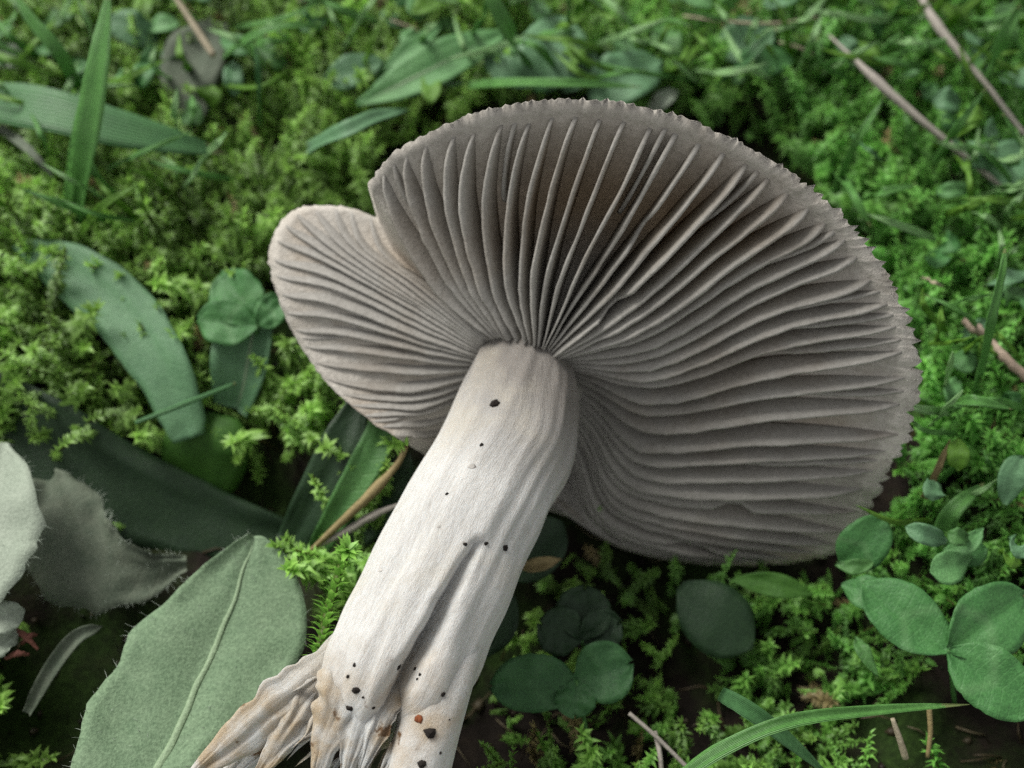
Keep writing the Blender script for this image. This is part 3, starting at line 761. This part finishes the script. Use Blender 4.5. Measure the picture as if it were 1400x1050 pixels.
leaf('herb_leaf', [(770,125,1.0),(795,98,1.25),(812,72,1.2)], M['blue'], 42, 'lance', label='small leaf tucked against the broad blue-green leaf', cat='leaf', seed=36.)
leaf('herb_leaf', [(805,132,1.0),(850,108,1.3),(905,82,1.2)], M['blue'], 78, 'round', label='rounded blue-green leaf over the cap rim, crossed by grass', cat='leaf', wav=.08, seed=37.)
leaf('herb_leaf', [(835,100,1.0),(855,75,1.3),(842,50,1.2)], M['herb'], 30, 'round', label='small leaf behind the rounded blue-green leaf', cat='leaf', seed=38.)
leaf('pale_leaf', [(885,150,1.0),(905,136,1.2),(925,122,1.1)], M['pale'], 26, 'round', label='pale green leaflet touching the cap top edge', cat='leaf', seed=39.)
blade([(640,118,1.1),(720,113,1.5),(800,115,1.6),(880,118,1.2)], 14, M['grass'], 'thin blade running across the leaves behind the cap')
blade([(725,100,.8),(700,55,1.7),(678,10,2.3),(668,-20,2.5)], 26, M['grass'], 'green blade leaning up beside the broad blue-green leaf')
blade([(645,50,1.2),(662,20,1.8),(668,-15,2.2)], 10, M['grass'], 'fine blade above the lance-shaped leaf tip')
blade([(775,45,1.0),(778,15,1.7),(774,-15,2.1)], 7, M['grass'], 'hair-thin blade above the broad blue-green leaf')
tube('straw', [(535,28,1.4),(555,35,1.4),(575,44,1.3)], [1.5, 2, 1.5], M['straw'], 'thin straw bit above the narrow pointed leaf', 'straw', n=10)
blade([(420,205,1.0),(470,180,1.4),(515,160,1.3),(560,150,1.1)], 24, M['blue'], 'broad blue-green blade running to the cap left shoulder')

# --- right side
tube('dry_grass_stem', [(1133,48,2.0),(1165,78,2.1),(1200,112,2.1),(1260,165,1.9),(1320,215,1.6),(1372,258,1.3)], [1.5, 3, 7, 5, 4.5, 3], M['greystraw'], 'long dry grass stem with swollen node lying over the green', 'dry stem', rough=.2)
tube('dry_grass_stem', [(1255,-12,2.2),(1278,30,2.2),(1310,70,2.1),(1350,118,1.9),(1405,190,1.5)], [3, 6.5, 5, 3.5, 3], M['greystraw'], 'second dry grass stem crossing the green blades near the edge', 'dry stem', rough=.2, seed=3)
blade([(1278,220,.9),(1305,180,1.5),(1350,118,2.1)], 13, M['grass'], 'bright green blade crossing the long dry grass stem')
blade([(1140,265,.8),(1170,195,1.5),(1212,128,2.0)], 11, M['grass'], 'green blade rising under the long dry grass stem')
blade([(1247,210,.9),(1242,180,1.3),(1236,150,1.5)], 9, M['grass'], 'short thin blade between the two crossing blades')
blade([(1340,120,1.2),(1368,60,1.9),(1395,5,2.4)], 26, M['grass'], 'wide green blade behind the second dry stem')
blade([(1145,240,1.0),(1165,265,1.2),(1190,310,1.0)], 13, M['grass'], 'green blade bent over the cap right shoulder')
blade([(1175,275,1.1),(1210,262,1.4),(1255,252,1.2)], 12, M['grass'], 'arching blade beside the bent blade at the cap')
blade([(1165,185,1.2),(1185,203,1.3),(1210,222,1.1)], 8, M['grassb'], 'short blade lying under the rising green blade')
tube('straw', [(935,22,1.6),(1000,30,1.8),(1060,32,1.8),(1118,24,1.6)], [1.5, 2.2, 2.2, 1.2], M['straw'], 'fine yellowish straw curving over the far moss', 'straw')
tube('straw', [(1065,58,1.5),(1090,64,1.5),(1112,74,1.4)], [1.5, 2, 1.2], M['straw'], 'tiny straw below the curving yellowish straw', 'straw', n=10)
blade([(985,115,.9),(1020,80,1.4),(1065,35,1.8)], 20, M['grassb'], 'dark blade crossing the curving yellowish straw')
leaf('herb_leaf', [(985,75,1.0),(1020,55,1.2),(1055,40,1.2)], M['blue'], 66, 'round', label='pale blue-green leaf under the curving yellowish straw', cat='leaf', seed=41.)
leaf('herb_leaf', [(1010,95,.9),(1045,85,1.1),(1085,80,1.1)], M['clover'], 44, 'round', label='green leaf next to the pale blue-green leaf', cat='leaf', seed=42.)
leaf('herb_leaf', [(1358,255,1.0),(1378,225,1.2),(1402,200,1.2)], M['blue'], 62, 'round', label='blue-green leaf at the end of the long dry grass stem', cat='leaf', seed=43.)
tube('twig', [(1318,438,1.5),(1335,450,1.55),(1345,458,1.5)], [5, 9, 5], M['twig'], 'broken pinkish brown twig piece behind the tall right blade', 'twig', rough=.4, n=12)
tube('twig', [(1352,468,1.5),(1375,490,1.5),(1415,528,1.3)], [7, 7, 6], M['twig'], 'longer pinkish brown twig beside the small twig piece', 'twig', rough=.3, seed=6)
blade([(1332,540,.8),(1352,450,1.8),(1368,380,2.3),(1374,340,2.5)], 14, M['grass'], 'upright green blade standing by the pinkish twig')
blade([(1290,560,1.2),(1330,548,1.5),(1385,560,1.4)], 16, M['grass'], 'bowed green blade below the pinkish twig')
blade([(1278,470,.9),(1285,445,1.3),(1287,418,1.4)], 12, M['bright'], 'stubby yellow-green blade between cap and pinkish twig')
blade([(1262,380,1.2),(1275,385,1.3),(1290,392,1.2)], 6, M['straw'], 'small shiny pale sliver in the moss by the cap', name='straw_sliver', cat='straw')
leaf('herb_leaf', [(1150,770,.6),(1180,745,.9),(1210,705,1.1)], M['clover'], 66, 'round', label='green leaf against the lower right cap rim', cat='leaf', seed=45.)
leaf('herb_leaf', [(1142,772,.7),(1170,775,.8),(1195,768,.8)], M['mid'], 22, 'lance', label='small leaf under the lower right cap rim', cat='leaf', seed=46.)
leaf('herb_leaf', [(1150,800,.6),(1185,810,.8),(1215,820,.7)], M['clover'], 48, 'lance', label='leaf beneath the nearer clover leaflets', cat='leaf', seed=47.)
leaf('herb_leaf', [(1290,752,.9),(1320,745,1.1),(1345,722,1.2)], M['herb'], 26, 'lance', label='small pointed leaf above the two wedge leaves', cat='leaf', seed=48.)
leaf('herb_leaf', [(1330,762,.9),(1300,775,1.1),(1272,782,1.1)], M['herb'], 46, 'obovate', label='wedge-shaped light green leaf over the right clover', cat='leaf', seed=49.)
leaf('herb_leaf', [(1295,745,.8),(1325,755,.9),(1348,748,.9)], M['clover'], 40, 'round', label='darker wedge leaf behind the light wedge-shaped leaf', cat='leaf', seed=50.)
leaf('herb_leaf', [(1375,690,1.0),(1385,650,1.3),(1400,625,1.3)], M['blue'], 40, 'round', label='leaf beside the bright stalks above the right clover', cat='leaf', seed=51.)
blade([(1262,680,.8),(1282,640,1.3),(1300,600,1.5)], 10, M['brownstraw'], 'yellowish thin blade in the moss right of the cap')
blade([(1280,745,.6),(1300,700,1.1),(1345,660,1.2)], 26, M['grass'], 'curved bright green blade above the wedge leaves')
clover((1297,889,1.15), [(1178,796,1.2,98),(1405,812,1.25,112),(1420,975,1.1,104)], M['clover'], 'large three-part clover leaf right of the long grass blade tip', stalk=[(1300,920,.7),(1305,960,.0)])

# --- lower centre and right, in the shade
clover((788,930,.3), [(668,938,.35,92),(866,905,.45,98),(786,984,.25,66)], M['shadedclover'], 'round-leaved clover in the shade beside the stem', stalk=[(800,990,.0),(808,1045,-.4)])
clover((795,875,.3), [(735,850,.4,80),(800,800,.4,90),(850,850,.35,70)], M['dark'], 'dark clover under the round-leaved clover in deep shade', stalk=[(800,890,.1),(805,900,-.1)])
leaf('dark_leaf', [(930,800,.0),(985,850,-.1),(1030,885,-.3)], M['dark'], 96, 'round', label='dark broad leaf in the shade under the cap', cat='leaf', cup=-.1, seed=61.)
leaf('bright_leaf', [(1110,812,.1),(1060,800,.1),(1000,792,.0)], M['mossleaf'], 34, 'lance', label='dull yellow-green leaf just under the lower cap rim', cat='leaf', seed=62.)
leaf('crescent_leaf', [(705,775,.5),(735,772,.6),(768,764,.55)], M['brownstraw'], 20, 'lance', label='yellowish crescent leaf edge beside the stem', cat='leaf', cup=.4, seed=63.)
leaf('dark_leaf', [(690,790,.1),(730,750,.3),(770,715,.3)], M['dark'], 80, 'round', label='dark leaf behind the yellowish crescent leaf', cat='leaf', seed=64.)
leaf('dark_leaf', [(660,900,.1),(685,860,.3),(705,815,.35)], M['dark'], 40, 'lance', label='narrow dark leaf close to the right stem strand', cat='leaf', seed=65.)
blade([(930,1062,.9),(990,1022,1.1),(1080,985,1.3),(1200,970,1.35),(1325,963,1.2)], 20, M['grass'], 'long green grass blade crossing a shorter blade in the shade', cup=.5)
blade([(985,948,1.15),(1030,975,1.1),(1075,1010,.9),(1135,1062,.6)], 24, M['grassb'], 'shorter green blade under the long grass blade', cup=.4)
tube('straw', [(1220,982,1.1),(1229,1008,1.0),(1238,1036,.8)], [3, 4.5, 5], M['straw'], 'short pale straw hanging from the long grass blade', 'straw', n=12)
tube('straw', [(1270,965,.8),(1272,1000,.6),(1268,1035,.4)], [4, 3.5, 3], M['brownstraw'], 'dull brown straw below the long blade tip', 'straw', n=12)
tube('dry_stalk', [(860,975,.5),(900,1010,.4),(950,1060,.2)], [3, 3, 3], M['greystraw'], 'grey stalk running away from the shaded clover', 'dry stalk')
tube('dry_stalk', [(895,1000,.3),(902,1030,.3),(905,1060,.2)], [3.5, 3.5, 3], M['greystraw'], 'short grey stalk touching the longer grey stalk', 'dry stalk', seed=2)
leaf('thorn_leaf', [(1170,870,.6),(1180,890,.7),(1200,925,.6)], M['mid'], 20, 'lance', label='small pointed green leaf in shaded moss near the clover', cat='leaf', seed=66.)

# scattered look-alikes beyond the cap and to the right
GRR = random.Random(21)
LAND = [('the pale straw', 262, 30), ('the tall grass blade', 130, 120), ('the dull grey leaf', 275, 100), ('the arching blade', 380, 40), ('the lance-shaped leaf', 590, 90),
        ('the broad blue-green leaf', 750, 75), ('the rounded cap-rim leaf', 860, 105), ('the curving yellowish straw', 1020, 30), ('the long dry stem', 1200, 112),
        ('the dry stem end', 1350, 240), ('the second dry stem', 1310, 70), ('the bent blade', 1165, 265), ('the pinkish twig', 1370, 480), ('the cap right rim', 1260, 480),
        ('the bowed blade', 1330, 550), ('the wedge leaves', 1310, 750), ('the large clover', 1300, 880), ('the cap top', 800, 137), ('the small shiny sliver', 1275, 385), ('the yellowish thin blade', 1280, 640)]
def near(px, py): return min(LAND, key=lambda q: (q[1]-px)**2+(q[2]-py)**2)[0]
def lean(px, dx): return ' leaning to the cap' if (dx < 0) == (px > 800) else ' leaning off the cap'
def free(px, py):
    if 330 < px < 1270 and 115 < py < 800: return False
    return py < 700 or px > 1150
cnt = 0
while cnt < 210:
    px = GRR.uniform(-20, 1420); py = GRR.uniform(-30, 720)
    if px < 420 and py > 330 or not free(px, py): continue
    if px < 700 and GRR.random() < .35: continue
    a = GRR.uniform(-1.5, 1.5); ln = GRR.uniform(50, 150); dx = math.sin(a)*ln; dy = -math.cos(a)*ln*.7
    mm = GRR.choice(['grasslight', 'grasslight', 'grass', 'bright']); tall = ln > 80; where = 'right of the cap' if px > 1150 else ('beyond the cap top' if px > 480 else 'beyond the left cap lobe')
    blade([(px, py, .7), (px+dx*.5+GRR.gauss(0, 6), py+dy*.5+GRR.gauss(0, 6), 1.3), (px+dx, py+dy, 1.3+GRR.uniform(-.3, .4))], GRR.uniform(6, 12), M[mm],
          ('long' if tall else 'short')+' '+{'grass': 'green', 'grasslight': 'pale green', 'bright': 'yellow-green'}[mm]+' grass blade'+lean(px, dx)+' near '+near(px, py), 'thin grass blades scattered in the moss', cup=.12, normal=(0, -.6, 1))
    cnt += 1
cnt = 0
while cnt < 95:
    px = GRR.uniform(-20, 1420); py = GRR.uniform(-30, 760)
    if px < 560 and py > 150 or not free(px, py): continue
    a = GRR.uniform(0, 6.28); ln = GRR.uniform(28, 62); z = GRR.uniform(.95, 1.45)
    mm = GRR.choice(['clover', 'blue', 'herb', 'mid', 'bright']); pf = GRR.choice(['round', 'obovate', 'lance']); where = 'right of the cap' if px > 1150 else ('beyond the cap top' if px > 480 else 'beyond the left cap lobe')
    leaf('small_leaf', [(px, py, z-.2), (px+math.cos(a)*ln*.5, py+math.sin(a)*ln*.4, z), (px+math.cos(a)*ln, py+math.sin(a)*ln*.8, z-.05)],
         M[mm], GRR.uniform(22, 40), pf,
         label='small '+{'round': 'rounded', 'obovate': 'wedge-shaped', 'lance': 'pointed'}[pf]+' '+{'clover': 'deep green', 'blue': 'blue-green', 'herb': 'light green', 'mid': 'mid green', 'bright': 'yellow-green'}[mm]+' herb leaf in moss near '+near(px, py), cat='leaf', group='small herb leaves scattered in the moss', n=12, nc=6, cup=.2, wav=.06,
         normal=(GRR.uniform(-.5, .5), GRR.uniform(-.8, .2), 1))
    cnt += 1

# ------------------------------------------------------------------ moss
def shoot_variant(seed, L, nleaf, leafl, top_only=.55, spread=1.):
    r = np.random.default_rng(seed); V, T, S = [], [], []   # S: 0 stem .. 1 tip shade
    bend = r.normal(0, .25, 2)
    def axisp(t): return np.array([bend[0]*t*t*L, bend[1]*t*t*L, t*L])
    for k in range(4):
        c = axisp(k/3)
        for j in range(3):
            a = 2*math.pi*j/3; V.append(c+.018*np.array([math.cos(a), math.sin(a), 0])); S.append(-1)
    for k in range(3):
        for j in range(3):
            a, b = k*3+j, k*3+(j+1) % 3; T += [(a, b, b+3), (a, b+3, a+3)]
    ang = r.uniform(0, 6)
    for q in range(nleaf):
        f = q/(nleaf-1); t = top_only+(1-top_only)*f
        ang += 2.4+r.normal(0, .25)
        c = axisp(t); out = np.array([math.cos(ang), math.sin(ang), 0]); up = np.array([0, 0, 1.])
        ln = leafl*(1.0-.45*f**3)*r.uniform(.75, 1.2); w_ = ln*r.uniform(.22, .32)
        el = .35+.9*f**4*1.0                                 # young leaves at the tip stand up
        el += r.normal(0, .15)
        d1 = out*math.cos(el)+up*math.sin(el)
        rec = spread*(1-.8*f**5)*r.uniform(.7, 1.3)
        d2 = out*math.cos(el-rec*1.3)+up*math.sin(el-rec*1.3)
        sd = np.cross(d1, out) if False else np.array([-math.sin(ang), math.cos(ang), 0])
        b0 = len(V); m_ = c+d1*ln*.5; tip = m_+d2*ln*.55
        twist = sd*r.normal(0, .15)*ln
        V += [c-sd*w_*.45, c+sd*w_*.45, m_-sd*w_*.55, m_+sd*w_*.55, tip+twist]
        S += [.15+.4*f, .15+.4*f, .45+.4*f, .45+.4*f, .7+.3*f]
        T += [(b0, b0+1, b0+3), (b0, b0+3, b0+2), (b0+2, b0+3, b0+4)]
    return np.array(V), np.array(T), np.array(S)
VARS = [shoot_variant(200+i, rng.uniform(1.2, 1.6), int(rng.integers(52, 62)), rng.uniform(.15, .21), rng.uniform(.25, .45), 1.2) for i in range(9)]+[shoot_variant(100+i, rng.uniform(1.1, 1.5), int(rng.integers(38, 50)), rng.uniform(.22, .30), rng.uniform(.35, .55)) for i in range(7)]

def poly_in(px, py, poly):
    poly = np.array(poly, float); x, y = poly[:, 0], poly[:, 1]; r = np.zeros(len(px), bool); j = len(x)-1
    for i in range(len(x)):
        c = ((y[i] > py) != (y[j] > py)) & (px < (x[j]-x[i])*(py-y[i])/(y[j]-y[i]+1e-9)+x[i]); r ^= c; j = i
    return r
CAPP = [tuple(k[3]) for k in KEYS]
def projv(p):
    q = p-CAM; d = q@FWD; return 700+FPX*(q@RGT)/d, 525+FPX*(q@DWN)/d
n0 = 26000
ys = rng.uniform(-3.6, 18, n0); xs = rng.uniform(-1, 1, n0)*(8.2+(ys+3.6)*.33)
hol = hollow(xs, ys)
patch = np.array([nz(a*.55, b*.55, 20.) for a, b in zip(xs, ys)])
keep = rng.random(n0) < np.clip(1.05-1.6*hol, 0.03, 1)*np.clip(.9+1.5*patch, .25, 1)*np.clip(1-.12*dip(xs, ys), .4, 1)
base = np.stack([xs, ys, gnoise(xs, ys)-np.maximum(hol, dip(xs, ys))-.12], 1)
tipz = base+np.array([0, 0, .9]); px, py = projv(tipz); px0, py0 = projv(base)
scale = rng.uniform(.5, 1.22, n0)
TILT = np.abs(rng.normal(.35, .38, n0)); AZ = rng.uniform(0, 6.28, n0)
true_tip = base+1.3*scale[:, None]*np.stack([np.sin(TILT)*np.cos(AZ), np.sin(TILT)*np.sin(AZ), np.cos(TILT)], 1)
px1, py1 = projv(true_tip)
KILL = [[(60,1130),(75,1000),(90,960),(145,920),(155,865),(235,785),(345,715),(405,750),(425,850),(415,930),(300,1130)],
        [(640,500),(480,820),(415,925),(250,1050),(250,1200),(600,1200),(640,950),(760,690),(790,600)],
        [(-90,600),(35,610),(70,740),(60,800),(-90,830)], [(65,690),(130,690),(150,740),(250,745),(240,790),(140,830),(70,780)],
        [(270,565),(330,570),(335,630),(240,630),(225,590)], [(90,620),(200,660),(260,640),(420,650),(410,730),(250,735),(150,690)], [(290,470),(370,470),(365,530),(300,540)]]
for pl in KILL:
    keep &= ~(poly_in(px, py, pl) | poly_in(px0, py0, pl) | poly_in(px1, py1, pl))
LOW = [[(100,350),(150,360),(200,410),(240,500),(265,600),(235,560),(190,480),(130,410)], [(270,430),(300,365),(345,380),(385,400),(350,470),(290,470)],
       [(660,900),(760,895),(860,870),(880,950),(830,980),(690,985)], [(1170,790),(1290,800),(1400,800),(1400,970),(1300,950),(1170,850)],
       [(480,150),(690,30),(700,60),(560,150)], [(700,120),(700,40),(790,20),(800,100)]]
for pl in LOW:
    i_ = poly_in(px, py, pl); scale[i_] *= .55; keep &= ~(i_ & (rng.random(n0) < .55))
incap = poly_in(px, py, CAPP) | poly_in(px0, py0, CAPP) | (poly_in(px1, py1, CAPP) & (py0 > 560))
dome = poly_in(*projv(base+np.array([0, 0, .2])), CAPP)
low_ = py0 > 540; behind = incap & ~low_ & ~dome
incap &= low_ | dome
keep &= ~incap | (rng.random(n0) < .12); scale[incap] *= .35
shade = (py0 > 690) & (px0 > 640)
scale[shade] *= .7; keep &= ~(shade & (rng.random(n0) < .12))
idx = np.nonzero(keep)[0]

def rotmat(tilt, az, spin):
    ct, st_, ca, sa, cs, ss = np.cos(tilt), np.sin(tilt), np.cos(az), np.sin(az), np.cos(spin), np.sin(spin)
    Rz = lambda c, s: np.array([[c, -s, 0], [s, c, 0], [0, 0, 1]])
    Ry = np.array([[ct, 0, st_], [0, 1, 0], [-st_, 0, ct]])
    return Rz(ca, sa)@Ry@Rz(cs, ss)
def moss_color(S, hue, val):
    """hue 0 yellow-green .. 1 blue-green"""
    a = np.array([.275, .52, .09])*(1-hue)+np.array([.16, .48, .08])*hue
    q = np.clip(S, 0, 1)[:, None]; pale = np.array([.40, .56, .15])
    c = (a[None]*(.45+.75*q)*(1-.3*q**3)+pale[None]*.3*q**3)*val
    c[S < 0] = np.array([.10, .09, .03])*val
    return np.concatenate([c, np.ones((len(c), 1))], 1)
AV, AT, AC = [], [], []; nvt = 0
for i in idx:
    vV, vT, vS = VARS[rng.integers(len(VARS))]
    R_ = rotmat(TILT[i], AZ[i], rng.uniform(0, 6.28))*scale[i]
    AV.append(vV@R_.T+base[i]); AT.append(vT+nvt); nvt += len(vV)
    dead = rng.random() < .025
    hue = np.clip((xs[i]+1)/7+.25*nz(xs[i]*.6, ys[i]*.6, 40.)*2+rng.normal(0, .15), 0, 1)
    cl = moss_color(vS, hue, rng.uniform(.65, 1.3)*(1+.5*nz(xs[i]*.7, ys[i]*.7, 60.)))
    if dead: cl[:, :3] = cl[:, 1:2]*np.array([.75, .6, .28])
    AC.append(cl)
AV = np.vstack(AV)*U; AT = np.vstack(AT); AC = np.vstack(AC)
me = bpy.data.meshes.new('moss'); me.vertices.add(len(AV)); me.vertices.foreach_set('co', AV.astype(np.float32).ravel())
me.loops.add(len(AT)*3); me.loops.foreach_set('vertex_index', AT.astype(np.int32).ravel())
me.polygons.add(len(AT)); me.polygons.foreach_set('loop_start', np.arange(0, len(AT)*3, 3, dtype=np.int32))
me.polygons.foreach_set('use_smooth', np.ones(len(AT), bool))
ca = me.color_attributes.new('Col', 'FLOAT_COLOR', 'POINT'); ca.data.foreach_set('color', AC.astype(np.float32).ravel())
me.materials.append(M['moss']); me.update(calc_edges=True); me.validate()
mo = bpy.data.objects.new('moss', me); col.objects.link(mo)
tag(mo, 'springy green moss covering the ground around the mushroom', 'moss', kind='stuff')
print('moss shoots', len(idx), 'tris', len(AT))

# the single leafy shoot pressed against the stem
def leafy_shoot(pts, label, leafl=.16, nleaf=150, hue=.15, seed=1, val=1.1):
    r = np.random.default_rng(seed); ax = crom([G(*p) for p in pts], 60); V, T, C = [], [], []
    for k in range(60):
        for j in range(4):
            a = math.pi/2*j; V.append(ax[k]+.05*np.array([math.cos(a), math.sin(a)*.6, math.sin(a)*.6])); C.append((.16, .22, .05, 1))
    for k in range(59):
        for j in range(4):
            a, b = k*4+j, k*4+(j+1) % 4; T += [(a, b, b+4), (a, b+4, a+4)]
    TT = np.gradient(ax, axis=0)
    for q in range(nleaf):
        f = q/(nleaf-1); k = int(f*59); t = unit(TT[k]); x = unit(np.cross(t, RGT+.2)); y = np.cross(t, x)
        an = q*2.4+r.normal(0, .2); out = x*math.cos(an)+y*math.sin(an); sd = np.cross(t, out)
        ln = leafl*r.uniform(.75, 1.25); w_ = ln*.33; el = r.normal(.75, .15)+.4*f**6
        d1 = out*math.cos(el)+t*math.sin(el); d2 = out*math.cos(el-.7)+t*math.sin(el-.7)
        c = ax[k]; m_ = c+d1*ln*.55+out*.03; tip = m_+d2*ln*.6; b0 = len(V)
        V += [c-sd*w_*.5, c+sd*w_*.5, m_-sd*w_*.6, m_+sd*w_*.6, tip]
        for s in (.2, .2, .55, .55, .95):
            C.append(tuple(moss_color(np.array([s]), hue, val)[0]))
        T += [(b0, b0+1, b0+3), (b0, b0+3, b0+2), (b0+2, b0+3, b0+4)]
    o = mk('moss_shoot', V, T, M['moss'], origin=ax[0], cols=C)
    return tag(o, label, 'moss shoot')
leafy_shoot([(425,925,1.5),(438,880,1.55),(452,820,1.6),(470,765,1.7),(474,752,1.8)], 'single leafy yellow-green moss shoot pressed against the white stem', .17, 170, .2, 3, 1.25)

# ------------------------------------------------------------------ crumbs, needles and dead moss stems on the soil
LRN = random.Random(77); LV, LF, LC = [], [], []
for q in range(2600):
    y = LRN.uniform(-3.4, 17); x = LRN.uniform(-1, 1)*(8+(y+3.4)*.33)
    ho = float(max(hollow(np.array([x]), np.array([y]))[0], dip(np.array([x]), np.array([y]))[0]))
    if LRN.random() > .12+ho: continue
    z = .42*nz(x*.35, y*.35, 3.1)+.10*nz(x*1.3, y*1.3, 8.)-ho; b0 = len(LV); an = LRN.uniform(0, 6.28)
    c = LRN.choice([(.10, .07, .04), (.16, .12, .07), (.05, .035, .025), (.22, .18, .11), (.04, .06, .02)])
    if LRN.random() < .55:      # needle or stem piece
        ln = LRN.uniform(.15, .7); r = LRN.uniform(.008, .022); d = np.array([math.cos(an), math.sin(an), LRN.uniform(-.2, .45)]); sd = np.array([-math.sin(an), math.cos(an), 0]); bend = LRN.uniform(-.15, .15)*ln
        for f in (0, .5, 1):
            p = np.array([x, y, z+.02])+d*ln*f+sd*bend*(1-(2*f-1)**2)
            for k in range(3): LV.append(p+(sd*math.cos(k*2.09)+np.array([0, 0, 1])*math.sin(k*2.09))*r*(1 if f < 1 else .5)); LC.append((*c, 1))
        for f in (0, 1):
            for k in range(3): LF.append((b0+f*3+k, b0+f*3+(k+1) % 3, b0+f*3+3+(k+1) % 3, b0+f*3+3+k))
        LF.append((b0+2, b0+1, b0)); LF.append((b0+6, b0+7, b0+8))
    else:                       # soil crumb
        r = LRN.uniform(.03, .10)
        for k in range(6):
            a = [(1, 0, 0), (-1, 0, 0), (0, 1, 0), (0, -1, 0), (0, 0, 1), (0, 0, -1)][k]
            LV.append(np.array([x, y, z+r*.3])+np.array(a)*r*LRN.uniform(.6, 1.3)+np.array([LRN.gauss(0, .15)*r for _ in range(3)])); LC.append((*[v_*.5 for v_ in c], 1))
        for t3 in ((0, 2, 4), (2, 1, 4), (1, 3, 4), (3, 0, 4), (2, 0, 5), (1, 2, 5), (3, 1, 5), (0, 3, 5)): LF.append(tuple(b0+k for k in t3))
lo = mk('plant_litter', LV, LF, M['moss'], cols=LC)
tag(lo, 'brown needles, dead moss stems and soil crumbs in the bare hollows', 'plant litter', kind='stuff')
